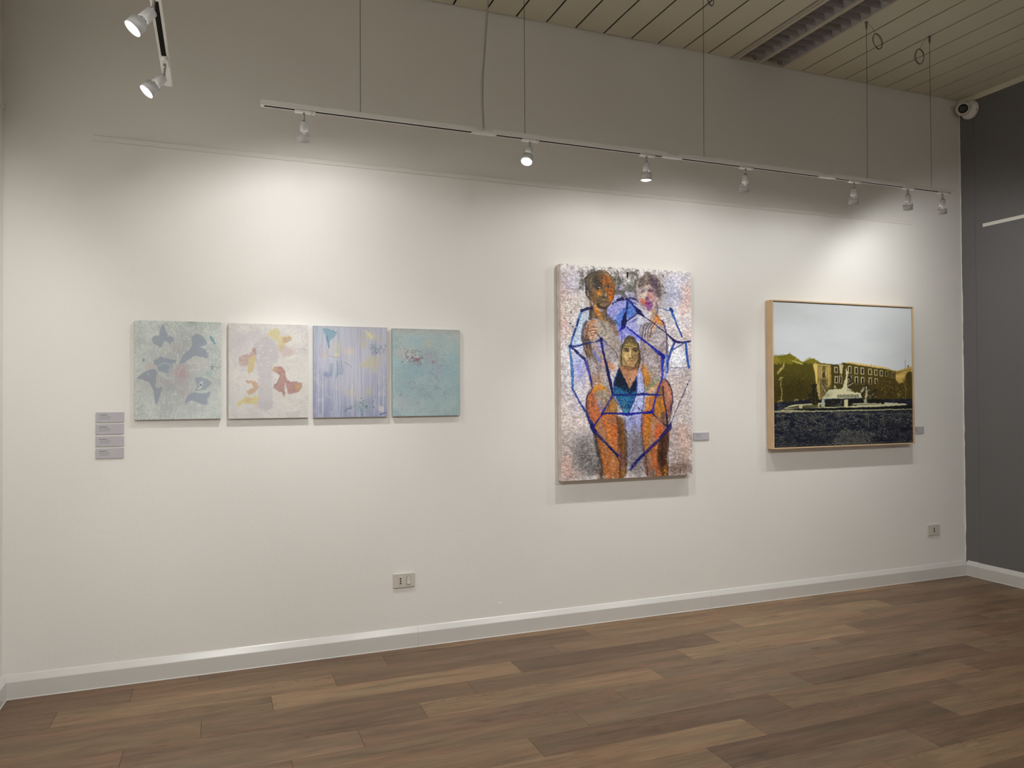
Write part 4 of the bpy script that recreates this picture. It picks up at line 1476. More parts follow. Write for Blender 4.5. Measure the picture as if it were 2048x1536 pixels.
    for q in ([(225, 1050), (280, 1030), (330, 1040)], [(210, 1090), (280, 1075), (330, 1080)], [(230, 1130), (290, 1115), (320, 1100)], [(240, 1160), (290, 1150), (320, 1110)]):
        L(a(q), 6, (88, 62, 52), .7)
        L(a([(x, y + 16) for x, y in q]), 7, (206, 166, 130), .6)
    L(a([(320, 1120), (400, 1200), (480, 1270)]), 7, (70, 62, 84), .75)
    L(a([(170, 940), (125, 1040), (105, 1160), (110, 1230)]), 14, (70, 66, 80), .8, 3)
    L(a([(150, 1000), (135, 1120), (170, 1260)]), 18, (110, 96, 86), .6, 4, dry=.4)
    L(a([(165, 1200), (190, 1300), (200, 1440)]), 34, (84, 62, 44), .75, 5, dry=.3)
    L(a([(200, 1230), (235, 1330), (240, 1450)]), 14, (62, 56, 56), .6, 3)
    S(a1(205, 1420), 13, 22, (184, 130, 60), .75, grain=.4)
    L(a([(140, 1220), (130, 1330), (170, 1440)]), 8, (60, 56, 70), .6)
    # modelling strokes over both trunks
    for k in range(70):
        x, y = p.rng.uniform(265, 440), p.rng.uniform(560, 800)
        q = p.rng.uniform(14, 40)
        L([(x, y), (x + q * .5, y + q * .45), (x + q, y + q * 1.1)], p.rng.uniform(3, 8), ((176, 170, 172), (112, 104, 104), (160, 142, 132), (132, 132, 168))[k % 4], .42, 2, dry=.5)
    for k in range(60):
        x, y = p.rng.uniform(600, 720), p.rng.uniform(470, 780)
        q = p.rng.uniform(12, 34)
        L([(x, y), (x - q * .3, y + q * .6), (x - q * .2, y + q * 1.3)], p.rng.uniform(3, 8), ((178, 174, 178), (108, 100, 102), (160, 136, 124), (128, 130, 164))[k % 4], .42, 2, dry=.5)
    # chest and belly of the left figure
    L(a([(250, 1190), (330, 1330), (430, 1470)]), 20, (180, 116, 70), .5, 6, dry=.5)
    O(a([(390, 1180), (450, 1260), (450, 1400), (380, 1420), (330, 1330)]), (120, 124, 196), .6, 6, grain=.3)
    L(a([(270, 1400), (340, 1500), (400, 1560)]), 10, (104, 112, 190), .7, 2)
    L(a([(470, 1290), (560, 1350), (620, 1420), (650, 1500)]), 7, (84, 76, 80), .7)
    L(b([(330, 130), (400, 180), (440, 200)]), 30, (186, 122, 82), .6, 6, dry=.4)
    L(b([(200, 60), (250, 160), (330, 230)]), 22, (120, 104, 96), .6, 6, dry=.4)
    L(b([(230, 240), (300, 300), (400, 300)]), 14, (176, 170, 168), .6, 4, dry=.5)
    S(b1(230, 350), 40, 50, (168, 112, 66), .6, grain=.4)
    L(b([(125, 120), (160, 260), (190, 420)]), 9, (64, 66, 116), .8, 2)

    L([(430, 400), (462, 450), (470, 520), (452, 600), (448, 690)], 5, (70, 62, 76), .65, 1.2, dry=.3)
    L([(330, 570), (400, 620), (440, 690)], 10, (190, 184, 184), .5, 3, dry=.5)
    L([(290, 600), (320, 680), (330, 770)], 14, (92, 86, 84), .55, 4, dry=.4)
    L([(262, 440), (248, 520), (262, 600), (275, 640)], 8, (74, 62, 56), .6, 2, dry=.3)
    L([(350, 700), (385, 760), (400, 820)], 12, (184, 178, 178), .5, 3, dry=.5)
    L([(345, 740), (330, 790)], 16, (150, 106, 70), .5, 4, dry=.4)
    # ---- hips and legs of the left figure
    O(b([(120, 640), (130, 540), (180, 440), (260, 405), (340, 430), (420, 500), (470, 620), (480, 760), (520, 850), (570, 1000), (575, 1250), (560, 1445), (320, 1450), (290, 1300), (240, 1100), (210, 960), (170, 860), (130, 740)]), (150, 98, 58), .93, 3, grain=.1)
    O(b([(130, 620), (160, 500), (220, 480), (250, 600), (310, 700), (230, 830), (160, 780)]), (170, 100, 74), .8, 6, grain=.25)
    L(b([(210, 450), (260, 410), (330, 440)]), 24, (206, 140, 46), .85, 5, dry=.3)
    O(b([(230, 490), (330, 440), (410, 500), (340, 620), (290, 640)]), (142, 138, 128), .85, 8, grain=.2)
    L(b([(270, 600), (300, 690)]), 22, (124, 128, 164), .7, 5)
    S(b1(190, 620), 22, 40, (128, 92, 84), .6, grain=.4)
    L(b([(190, 660), (240, 760), (210, 850)]), 20, (196, 116, 70), .6, 6, dry=.4)
    O(b([(370, 640), (430, 530), (470, 640), (470, 720), (330, 730)]), (138, 110, 60), .8, 5, grain=.3)
    O(b([(300, 780), (380, 730), (480, 760), (490, 900), (470, 1050), (480, 1170), (400, 1060), (340, 900)]), (190, 108, 60), .75, 8, grain=.3)
    S(b1(420, 800), 44, 26, (124, 100, 84), .7)
    L(b([(470, 760), (490, 900), (500, 1100)]), 14, (92, 66, 60), .7, 4)
    O(b([(500, 750), (560, 840), (578, 1000), (575, 1200), (545, 1440), (500, 1440), (510, 1200), (500, 950)]), (94, 64, 34), .9, 5, grain=.2)
    L(b([(545, 950), (540, 1150), (535, 1300)]), 16, (150, 100, 40), .6, 5, dry=.4)
    O(b([(230, 960), (330, 1060), (440, 1190), (470, 1300), (430, 1445), (330, 1450), (290, 1300)]), (168, 102, 56), .7, 8, grain=.35)
    L(b([(220, 960), (250, 1130), (290, 1300), (310, 1440)]), 18, (52, 66, 58), .75, 5, dry=.2)
    L(b([(320, 1130), (340, 1300), (350, 1440)]), 26, (136, 92, 66), .6, 6, dry=.4)
    L(b([(500, 1180), (530, 1260), (520, 1330)]), 26, (84, 66, 110), .65, 6)
    S(b1(540, 1350), 16, 50, (196, 156, 96), .7, grain=.5)
    S(b1(450, 1260), 12, 40, (206, 150, 70), .6, grain=.5)
    L(b([(120, 640), (135, 530), (190, 435)]), 7, (58, 50, 80), .7)
    L(b([(200, 430), (160, 300)]), 6, (80, 70, 100), .6)

    # ---- right figure
    O(a([(1180, 700), (1290, 700), (1260, 840), (1340, 930), (1380, 1080), (1410, 1250), (1410, 1536), (1000, 1536), (990, 1400), (1000, 1250), (980, 1080), (1060, 960), (1180, 940)]), (152, 142, 140), .9, 4, grain=.12)
    O(b([(730, -20), (1010, -20), (990, 200), (960, 330), (1040, 330), (1090, 470), (900, 520), (770, 470), (730, 250)]), (142, 130, 126), .9, 5, grain=.15)
    O(a([(930, 470), (950, 330), (1030, 230), (1120, 190), (1230, 240), (1310, 350), (1320, 500), (1270, 640), (1180, 760), (1110, 790), (1010, 700), (950, 600)]), (176, 158, 154), .92, 3)
    D(p.fbm(5, 5, 4, 'rf'), .2, 1.2, (206, 190, 178), .6, p.region(a1(1050, 560), 50, 60))
    O(a([(960, 420), (980, 300), (1060, 220), (1150, 200), (1260, 280), (1310, 380), (1300, 560), (1250, 560), (1230, 430), (1180, 400), (1120, 380), (1040, 410)]), (88, 78, 74), .88, 6, grain=.25)
    O(a([(1160, 260), (1240, 300), (1260, 420), (1180, 430), (1150, 350)]), (84, 66, 86), .7, 6, grain=.3)
    L(a([(1100, 250), (1080, 350), (1040, 400)]), 16, (150, 132, 106), .6, 4, dry=.4)
    S(a1(1030, 475), 16, 6, (62, 56, 72), .9)
    L(a([(1000, 440), (1030, 428), (1066, 446)]), 4, (92, 80, 88), .6, 1.5)
    S(a1(1150, 470), 24, 12, (50, 34, 60), .9, grain=.15)
    S(a1(1235, 480), 18, 30, (84, 80, 88), .7)
    S(a1(1060, 540), 30, 20, (206, 190, 170), .8)
    O(a([(980, 590), (1060, 620), (1080, 700), (1010, 680)]), (184, 104, 88), .75, 5, grain=.3)
    S(a1(1150, 560), 30, 36, (194, 112, 116), .6, grain=.4)
    S(a1(1060, 650), 14, 18, (196, 96, 66), .7, grain=.3)
    O(a([(1070, 640), (1150, 630), (1190, 690), (1130, 775), (1090, 740)]), (130, 62, 132), .8, 4, grain=.3)
    S(a1(1100, 590), 12, 8, (94, 58, 84), .8)
    L(a([(1066, 662), (1110, 656), (1156, 662)]), 3.2, (96, 30, 66), .85)
    L(a([(1130, 480), (1110, 560), (1090, 590)]), 5, (120, 96, 110), .6)
    L(a([(930, 430), (925, 530), (970, 640), (1060, 760)]), 5, (110, 108, 150), .6, dry=.3)
    L(a([(1310, 400), (1310, 560), (1250, 650), (1220, 760), (1160, 920)]), 8, (140, 108, 100), .6, dry=.2)
    L(a([(1250, 660), (1260, 830)]), 6, (90, 84, 104), .6)
    L(a([(1190, 790), (1180, 880), (1150, 930)]), 24, (186, 140, 100), .6, 5, dry=.3)
    O(a([(1230, 840), (1270, 850), (1340, 950), (1350, 1010), (1260, 980), (1210, 1060), (1170, 1110), (1190, 980)]), (206, 130, 62), .85, 4, grain=.25)
    for k in range(4):
        x = 1010 + k * 42
        L(a([(x + 100, 960 - k * 4), (x + 40, 1030), (x + 20, 1110), (x + 10, 1190)]), 6, (76, 70, 82), .75)
        L(a([(x + 112, 975), (x + 58, 1040), (x + 38, 1120)]), 8, (184, 176, 176), .5, 2)
    L(a([(1010, 990), (980, 1080), (1010, 1180)]), 6, (110, 104, 130), .6)
    L(a([(1160, 1100), (1120, 1220)]), 10, (150, 96, 60), .6, 3, dry=.3)
    L(a([(1340, 930), (1375, 1060), (1400, 1200), (1400, 1420)]), 8, (64, 58, 90), .8)
    L(a([(1230, 1160), (1290, 1230), (1330, 1200)]), 18, (176, 168, 166), .6, 5, dry=.5)
    L(a([(1380, 1240), (1300, 1330), (1270, 1400)]), 10, (120, 100, 110), .6, 3)
    L(a([(1020, 1230), (1060, 1330), (1040, 1500)]), 16, (120, 96, 88), .6, 5, dry=.4)
    L(b([(780, 60), (840, 140), (930, 170)]), 20, (176, 172, 176), .6, 6, dry=.4)
    O(b([(745, 170), (800, 190), (840, 330), (830, 420), (790, 430), (760, 330)]), (172, 108, 46), .8, 6, grain=.25)
    S(b1(830, 330), 26, 44, (150, 104, 34), .7, grain=.3)
    L(b([(800, 450), (860, 400), (930, 340)]), 18, (96, 116, 82), .7, 5, dry=.3)
    L(b([(840, 480), (900, 420), (960, 370)]), 16, (206, 140, 80), .7, 4, dry=.3)
    # hips and legs of the right figure
    O(b([(960, 350), (1030, 330), (1080, 420), (1105, 560), (1080, 700), (1050, 820), (1070, 950), (1040, 1200), (1050, 1430), (830, 1440), (780, 1300), (800, 1190), (750, 1000), (750, 860), (770, 620), (790, 540), (890, 510)]), (138, 90, 58), .93, 3, grain=.1)
    O(b([(1010, 350), (1070, 420), (1100, 560), (1070, 700), (1040, 640), (1010, 480)]), (166, 116, 104), .8, 6, grain=.25)
    S(b1(1050, 480), 16, 34, (196, 140, 110), .6, grain=.4)
    S(b1(1070, 690), 14, 36, (120, 74, 104), .6)
    O(b([(790, 545), (890, 530), (880, 690), (780, 700)]), (178, 116, 54), .8, 5, grain=.3)
    L(b([(800, 560), (810, 640), (790, 700)]), 22, (206, 130, 60), .7, 5, dry=.3)
    O(b([(920, 560), (990, 550), (1020, 680), (960, 740), (910, 680)]), (186, 124, 40), .8, 6, grain=.3)
    S(b1(950, 520), 26, 16, (110, 100, 100), .7)
    S(b1(1010, 760), 20, 30, (96, 84, 84), .7)
    O(b([(755, 760), (870, 740), (870, 900), (820, 1050), (790, 1140), (750, 1000)]), (190, 106, 46), .8, 6, grain=.3)
    L(b([(840, 740), (820, 900), (800, 1080)]), 30, (166, 112, 30), .75, 7, dry=.2)
    O(b([(860, 760), (960, 790), (1010, 880), (960, 990), (880, 1100), (820, 1160), (840, 1000)]), (156, 118, 92), .85, 8, grain=.2)
    O(b([(920, 850), (980, 850), (1000, 920), (930, 1010), (900, 960)]), (192, 90, 50), .8, 7, grain=.3)
    L(b([(760, 770), (755, 950), (790, 1150)]), 9, (150, 90, 110), .6, 3)
    O(b([(960, 1000), (1050, 920), (1060, 1100), (1035, 1250), (1050, 1430), (980, 1430), (930, 1250)]), (74, 48, 30), .92, 5, grain=.15)
    L(b([(1000, 1050), (980, 1250), (1010, 1430)]), 18, (50, 34, 26), .7, 5)
    S(b1(1020, 1380), 22, 34, (206, 132, 36), .8, grain=.5)
    O(b([(870, 1150), (920, 1080), (930, 1250), (970, 1420), (920, 1430), (880, 1300)]), (188, 104, 56), .8, 6, grain=.3)
    L(b([(790, 1200), (800, 1300), (830, 1440)]), 30, (130, 104, 96), .7, 7, dry=.3)
    S(b1(880, 1400), 22, 24, (96, 98, 104), .7)
    S(b1(860, 1250), 20, 46, (150, 116, 100), .6, grain=.4)
    L(b([(1030, 340), (1085, 430), (1105, 560), (1080, 700)]), 7, (70, 56, 84), .8)

    L([(592, 480), (585, 560), (600, 640), (590, 700)], 5, (78, 70, 96), .6, 1.2, dry=.3)
    L([(700, 500), (680, 580), (640, 660)], 16, (188, 184, 190), .5, 4, dry=.5)
    L([(660, 560), (690, 640), (700, 720)], 10, (96, 88, 92), .5, 3, dry=.4)
    L([(610, 660), (640, 720), (690, 740)], 12, (168, 140, 120), .5, 3, dry=.4)
    # gap between the figures
    O(b([(580, 740), (740, 740), (745, 980), (790, 1190), (640, 1340), (590, 1290), (575, 1000)]), (136, 132, 150), .8, 6, grain=.2)
    O(b([(560, 730), (740, 730), (740, 900), (660, 960), (570, 900)]), (146, 150, 200), .7, 8, grain=.3)
    S(b1(670, 1080), 60, 90, (112, 106, 106), .75, grain=.2)
    S(b1(620, 960), 30, 40, (168, 168, 176), .6, grain=.4)
    S(b1(690, 1330), 70, 50, (126, 116, 112), .7)
    O(b([(690, 290), (740, 230), (790, 470), (780, 690), (610, 700), (650, 600), (690, 480)]), (150, 156, 196), .85, 4, grain=.2)

    # ---- the hooded figure in the middle
    O(a([(830, 1155), (900, 1190), (960, 1290), (995, 1400), (1000, 1536), (960, 1680), (900, 1760), (700, 1760), (670, 1600), (680, 1430), (720, 1280), (770, 1190)]), (72, 64, 50), .95, 2.2)
    D(p.fbm(4, 4, 3, 'hood'), .2, 1.2, (118, 104, 74), .6, p.region(a1(850, 1240), 50, 34))
    O(a([(760, 1250), (830, 1200), (910, 1230), (950, 1320), (880, 1340), (760, 1340)]), (120, 106, 76), .8, 5, grain=.3)
    L(a([(750, 1320), (830, 1290), (920, 1330)]), 16, (184, 162, 92), .6, 4, dry=.4)
    O(a([(720, 1370), (760, 1340), (850, 1335), (940, 1350), (975, 1440), (960, 1600), (920, 1720), (850, 1790), (790, 1760), (740, 1660), (715, 1520)]), (170, 144, 100), .95, 2.5)
    O(a([(840, 1350), (940, 1355), (970, 1440), (955, 1600), (915, 1720), (860, 1780), (850, 1600)]), (146, 122, 88), .7, 8, grain=.15)
    O(a([(730, 1400), (780, 1380), (790, 1520), (760, 1640), (735, 1560)]), (186, 160, 112), .6, 7)
    S(a1(782, 1385), 22, 11, (70, 58, 44), .8)
    S(a1(914, 1385), 22, 11, (66, 54, 42), .8)
    L(a([(742, 1366), (785, 1352), (828, 1368)]), 4, (40, 33, 27), .8, 1.5)
    L(a([(872, 1368), (912, 1352), (956, 1366)]), 4, (40, 33, 27), .8, 1.5)
    L(a([(760, 1398), (785, 1392), (812, 1400)]), 3, (30, 26, 24), .9)
    L(a([(888, 1400), (914, 1392), (940, 1398)]), 3, (30, 26, 24), .9)
    S(a1(786, 1412), 12, 4, (150, 128, 92), .6)
    S(a1(912, 1412), 12, 4, (140, 118, 84), .6)
    S(a1(838, 1440), 6, 30, (206, 184, 136), .75)
    L(a([(862, 1400), (866, 1460), (876, 1500)]), 4, (96, 78, 56), .65, 2)
    S(a1(848, 1504), 15, 4.5, (62, 48, 38), .85)
    S(a1(842, 1482), 8, 7, (212, 190, 144), .7)
    S(a1(770, 1490), 16, 26, (190, 164, 116), .6)
    S(a1(930, 1500), 14, 30, (112, 92, 66), .6)
    L(b([(598, 124), (628, 121), (664, 124)]), 3.4, (84, 52, 42), .9)
    S(b1(630, 134), 17, 4.5, (172, 126, 102), .8)
    S(b1(630, 110), 10, 4, (136, 112, 82), .6)
    S(b1(630, 152), 15, 5, (104, 84, 62), .65)
    S(b1(628, 172), 18, 8, (186, 158, 112), .6)
    L(b([(545, 90), (565, 140), (600, 180), (640, 195)]), 8, (92, 76, 56), .7, 3)
    L(b([(720, 40), (715, 120), (680, 175)]), 9, (60, 50, 42), .8, 3)
    L(b([(500, 40), (498, 130), (510, 190)]), 16, (196, 184, 150), .6, 4, dry=.4)
    # neck, chest and bathing suit
    O(b([(510, 180), (580, 180), (640, 195), (700, 175), (705, 290), (670, 360), (612, 440), (560, 370), (520, 280)]), (160, 118, 92), .95, 2.5, smooth=False)
    L(b([(560, 190), (630, 215), (690, 190)]), 18, (88, 66, 50), .7, 5)
    D(p.fbm(5, 3, 3, 'chest'), .5, 1.4, (206, 164, 136), .55, p.region(b1(615, 300), 46, 60))
    O(b([(500, 200), (450, 320), (428, 430), (438, 500), (490, 600), (550, 720), (600, 722), (645, 620), (692, 480), (697, 300), (612, 436), (540, 290)]), (32, 84, 120), .96, 2, smooth=False)
    O(b([(500, 200), (450, 320), (440, 400), (560, 460), (620, 500), (692, 440), (697, 300), (612, 436), (540, 290)]), (14, 24, 40), .92, 5, smooth=False, grain=.12)
    D(p.fbm(4, 5, 3, 'suit'), .5, 1.3, (96, 150, 166), .7, p.region(b1(540, 580), 56, 70))
    D(p.fbm(5, 5, 3, 'suit2'), .6, 1.4, (18, 44, 84), .7, p.region(b1(600, 600), 56, 80))
    S(b1(575, 690), 18, 20, (110, 168, 170), .7, grain=.4)
    L(b([(432, 430), (445, 330), (490, 220)]), 7, (40, 62, 120), .8)
    L(b([(695, 300), (690, 480), (640, 620), (600, 715)]), 8, (36, 60, 120), .8)

    for k in range(150):       # short dry strokes that model the legs
        if k % 2:
            x, y = p.rng.uniform(262, 485), p.rng.uniform(860, 1350)
            x = max(x, 255 + max(0, y - 1080) * .3)
        else:
            x, y = p.rng.uniform(590, 760), p.rng.uniform(820, 1340)
        q = p.rng.uniform(20, 60)
        L([(x, y), (x + p.rng.uniform(-4, 8), y + q * .5), (x + p.rng.uniform(-6, 10), y + q)], p.rng.uniform(3, 8),
          ((206, 134, 70), (96, 60, 40), (122, 100, 90), (176, 88, 40), (84, 62, 60), (150, 116, 60))[k % 6], .38, 2, dry=.55)
    # grey violet glazes, dark edges and warm lights over the limbs
    for q, w in (([(300, 1090), (320, 1200), (345, 1370)], 26), ([(262, 900), (258, 980), (285, 1050)], 18), ([(480, 1010), (492, 1200), (488, 1370)], 20), ([(440, 1000), (452, 1090), (448, 1200)], 14),
                 ([(596, 1000), (588, 1120), (606, 1230), (630, 1370)], 14), ([(742, 1080), (738, 1200), (748, 1360)], 20), ([(690, 1180), (690, 1260), (712, 1370)], 14), ([(772, 900), (768, 980), (745, 1050)], 12),
                 ([(700, 900), (716, 980), (730, 1060)], 14), ([(370, 880), (385, 930), (350, 960)], 14)):
        L(q, [w * .5, w, w * .7], (74, 60, 62), .55, 5, 1.5, dry=.35)
    for q, w in (([(335, 1010), (352, 1100), (372, 1200)], 18), ([(400, 1150), (412, 1240), (410, 1360)], 14), ([(612, 1010), (610, 1090), (616, 1150)], 12), ([(664, 1050), (650, 1130), (630, 1180)], 16),
                 ([(300, 850), (330, 900), (335, 940)], 16), ([(640, 870), (628, 920), (612, 960)], 14)):
        L(q, [w * .6, w, w * .5], (150, 140, 150), .5, 5, 2, dry=.5)
    for q in ([(370, 1030), (390, 1110), (412, 1190)], [(352, 1230), (370, 1300), (380, 1380)], [(655, 1080), (640, 1140)], [(620, 890), (612, 960)], [(735, 1330), (742, 1380)], [(285, 870), (270, 930)]):
        L(q, [5, 12, 6], (216, 132, 66), .6, 3, 1.5, dry=.5)
    for q in ([(268, 420), (240, 470), (232, 540), (246, 600), (262, 660), (285, 790), (262, 840), (248, 930), (262, 1010), (300, 1100), (316, 1220), (342, 1370)],
              [(486, 1010), (500, 1130), (496, 1260), (492, 1370)], [(592, 700), (606, 800), (600, 900), (588, 1010), (592, 1120), (612, 1230), (632, 1370)],
              [(735, 430), (752, 540), (745, 650), (725, 740), (764, 800), (782, 890), (768, 980), (752, 1060), (756, 1200), (752, 1370)], [(440, 1230), (455, 1300), (450, 1370)], [(700, 1210), (720, 1300), (722, 1370)],
              [(285, 330), (300, 300), (282, 230), (246, 190), (258, 130), (320, 100)], [(376, 330), (380, 400), (430, 430)], [(690, 330), (680, 370), (730, 420)]):
        L(q, 4.5, (44, 38, 48), .6, 1.2, 1, dry=.4)
    for c, rx, ry, col, al in (((250, 1240), 70, 90, (92, 90, 88), .75), ((225, 1170), 50, 50, (120, 116, 114), .6), ((300, 1320), 40, 40, (84, 82, 80), .6), ((545, 1130), 34, 90, (104, 98, 98), .6), ((560, 1290), 40, 60, (112, 106, 104), .6),
                               ((820, 1320), 80, 30, (96, 74, 62), .7), ((850, 1270), 40, 60, (132, 116, 108), .6), ((790, 1200), 40, 90, (150, 138, 134), .6), ((470, 1290), 20, 60, (120, 84, 52), .5)):
        S(c, rx, ry, col, al, grain=.35)
    # ---- net of blue lines
    N, B, T = (22, 24, 72), (38, 46, 150), (40, 84, 146)
    L([(152, 562), (190, 440), (222, 352), (245, 338)], [9, 14, 10, 12], T, .85, 1.5, dry=.35)
    L([(170, 500), (205, 400)], [6, 9], N, .8, dry=.5)
    L([(222, 342), (262, 328), (290, 330)], [14, 16, 6], N, .9, dry=.2)
    L([(150, 560), (165, 700), (168, 820)], [10, 18, 12], T, .85, 2, dry=.35)
    L([(150, 555), (185, 560), (240, 545), (345, 522)], [14, 12, 9, 10], (26, 42, 96), .85, 1.2, dry=.3)
    L([(160, 565), (200, 600), (242, 640)], [10, 13, 14], N, .9, dry=.25)
    L([(242, 640), (262, 710), (285, 790)], [12, 9, 5], B, .7, dry=.35)
    L([(168, 820), (210, 900), (255, 975), (290, 1060)], [10, 9, 14, 26], (30, 48, 120), .85, 1.3, dry=.3)
    L([(284, 1040), (300, 1080)], [20, 24], N, .9)
    L([(300, 1080), (345, 1130), (400, 1185), (440, 1232)], [22, 14, 12, 16], (34, 40, 96), .85, 1.5, dry=.25)
    L([(365, 1150), (440, 1232)], [5, 12], N, .85, dry=.2)
    L([(342, 515), (352, 580), (370, 660)], [20, 12, 10], N, .95, dry=.2)
    L([(368, 650), (390, 750), (412, 850)], [14, 18, 13], N, .95, dry=.1)
    L([(412, 855), (480, 858), (560, 857)], [14, 8, 8], (24, 36, 100), .9, dry=.15)
    L([(556, 856), (600, 854), (660, 858), (722, 858)], [8, 15, 9, 4], (24, 32, 96), .9, dry=.2)
    L([(412, 860), (380, 915), (345, 972)], [13, 9, 12], (36, 50, 130), .85, 1.3, dry=.25)
    L([(414, 858), (445, 915), (480, 970)], [7, 5, 5], B, .7, dry=.3)
    L([(348, 972), (430, 970), (500, 976), (580, 970), (652, 965)], [8, 10, 16, 9, 18], (26, 30, 120), .92, dry=.15)
    L([(348, 975), (315, 1020), (290, 1062)], [9, 9, 16], (30, 40, 120), .85, dry=.25)
    L([(654, 968), (700, 1015), (758, 1062)], [9, 6, 8], N, .8, dry=.45)
    L([(676, 860), (668, 910), (654, 966)], [9, 8, 16], B, .88, dry=.2)
    L([(718, 620), (716, 740), (700, 800), (680, 862)], [26, 14, 10, 8], B, .9, 1.6, dry=.25)
    L([(700, 600), (724, 625)], [16, 26], N, .85)
    L([(745, 610), (740, 720), (735, 780)], [14, 12, 6], (70, 96, 196), .75, 2, dry=.4)
    L([(498, 438), (560, 490), (640, 552), (722, 622)], [6, 10, 11, 22], (28, 32, 132), .9, dry=.2)
    L([(412, 298), (450, 278), (505, 270)], [8, 7, 10], N, .85, dry=.4)
    L([(440, 275), (472, 268)], [10, 18], N, .9, dry=.2)
    L([(505, 268), (540, 266), (572, 290)], [10, 12, 5], N, .85, dry=.4)
    L([(520, 285), (560, 300)], [8, 4], N, .6, dry=.4)
    L([(502, 270), (500, 320), (492, 365)], [16, 10, 12], (22, 30, 90), .9, dry=.3)
    L([(490, 365), (482, 410), (476, 442)], [18, 30, 22], N, .95, 1.3, dry=.12)
    L([(476, 440), (452, 465)], [16, 6], B, .8)
    L([(512, 276), (540, 312), (575, 350)], [8, 9, 24], (26, 32, 110), .9, dry=.2)
    L([(565, 340), (600, 372)], [24, 14], N, .9, dry=.2)
    L([(598, 370), (650, 408), (735, 475), (795, 532)], [6, 5, 6, 12], N, .85, dry=.15)
    L([(492, 408), (530, 382), (568, 355)], [6, 9, 7], N, .9, dry=.25)
    L([(525, 412), (560, 385)], [6, 5], B, .7, dry=.4)
    L([(785, 524), (830, 536), (892, 528)], [16, 10, 8], N, .9, dry=.2)
    L([(700, 322), (735, 332), (772, 342)], [5, 6, 12], T, .75, dry=.4)
    L([(768, 330), (778, 345)], [16, 16], (20, 40, 90), .9)
    L([(774, 345), (800, 410), (838, 500)], [16, 10, 9], T, .88, 1.4, dry=.25)
    L([(800, 420), (840, 500)], [5, 7], N, .7, dry=.3)
    L([(790, 540), (770, 590), (752, 655), (750, 720)], [14, 16, 14, 8], (36, 56, 120), .88, 1.4, dry=.2)
    L([(770, 592), (810, 565), (862, 535)], [9, 7, 8], (40, 64, 130), .85, dry=.25)
    L([(862, 535), (868, 610), (882, 692)], [13, 15, 13], (32, 70, 140), .9, dry=.2)
    D(p.fbm(9, 5, 3, 'ice'), .1, .9, (222, 224, 226), .85, p.region((815, 640), 40, 44))
    L([(745, 695), (800, 692), (880, 694)], 4, (80, 90, 120), .7, dry=.3)
    L([(765, 740), (820, 738)], 4, (70, 70, 84), .6, dry=.3)
    L([(886, 768), (840, 870), (800, 960), (768, 1042)], [7, 5, 6, 8], N, .75, dry=.55)
    L([(800, 980), (766, 1046)], [8, 5], (150, 156, 190), .5, dry=.4)
    S((768, 1042), 10, 12, (16, 16, 40), .95)
    L([(722, 810), (724, 875), (740, 960), (750, 1055)], [10, 7, 8, 12], (26, 24, 60), .85, dry=.2)
    L([(762, 1058), (700, 1130), (620, 1210), (570, 1262)], [30, 20, 16, 13], (42, 36, 96), .85, 1.5, dry=.25)
    L([(600, 1225), (520, 1312)], [16, 18], (26, 34, 92), .9, dry=.25)
    S((512, 1300), 12, 10, (186, 184, 196), .8)
    for q in ((575, 945), (590, 952), (568, 938), (160, 350), (155, 420), (170, 440)):
        S(q, 4, 4, N, .9, hard=3, wob=0)
    # relief of the brush and bare ground along the lower edge
    low = np.clip((p.yy / p.H - .955) / .045, 0, 1)
    D(p.fbm(10, 7, 4, 'low') * .6 + low * .5, .95, 1.3, (206, 198, 190), .6, low)
    S((300, 1362), 24, 14, (212, 206, 196), .8, grain=.3)
    fine = p.fbm(3, 2, 2, 'fine')
    p.a *= (1 + .05 * np.clip(fine, -2, 2))[..., None]
    mid = p.fbm(7, 5, 3, 'mid')
    p.a *= (1 + .07 * np.clip(mid, -2, 2))[..., None]
    D(p.fbm(3, 3, 3, 'scum'), 1.2, 2.1, (214, 206, 196), .22)
    D(p.fbm(3, 3, 3, 'scum2'), 1.3, 2.2, (60, 54, 52), .2)
    weave = p.fbm(12, 2, 3, 'weave')
    p.a *= (1 + .022 * np.clip(weave, -2, 2))[..., None]
    # the keyhole near the upper edge
    L([(503, 112), (503, 136)], 9, (26, 22, 20), .98, .8, 0)
    S((503, 110), 6, 6, (22, 20, 18), .98, hard=3, wob=0)
    return p


SIDE_BIG = mat('canvas_edge_rose', (0.74, 0.63, 0.56), 0.8, spec=0.2, noise=0.18, nscale=14)
K3 = (1.20, 1.24, 1.30)
canvas('tall painting of two standing figures and a hooded head behind blue lines', 1.9143, 2.8375, 0.8810, 2.1815, .055,
       paint_figures().grade(1.04, 1.2, .55).material('painting_figures', K3, bump=.25), SIDE_BIG)


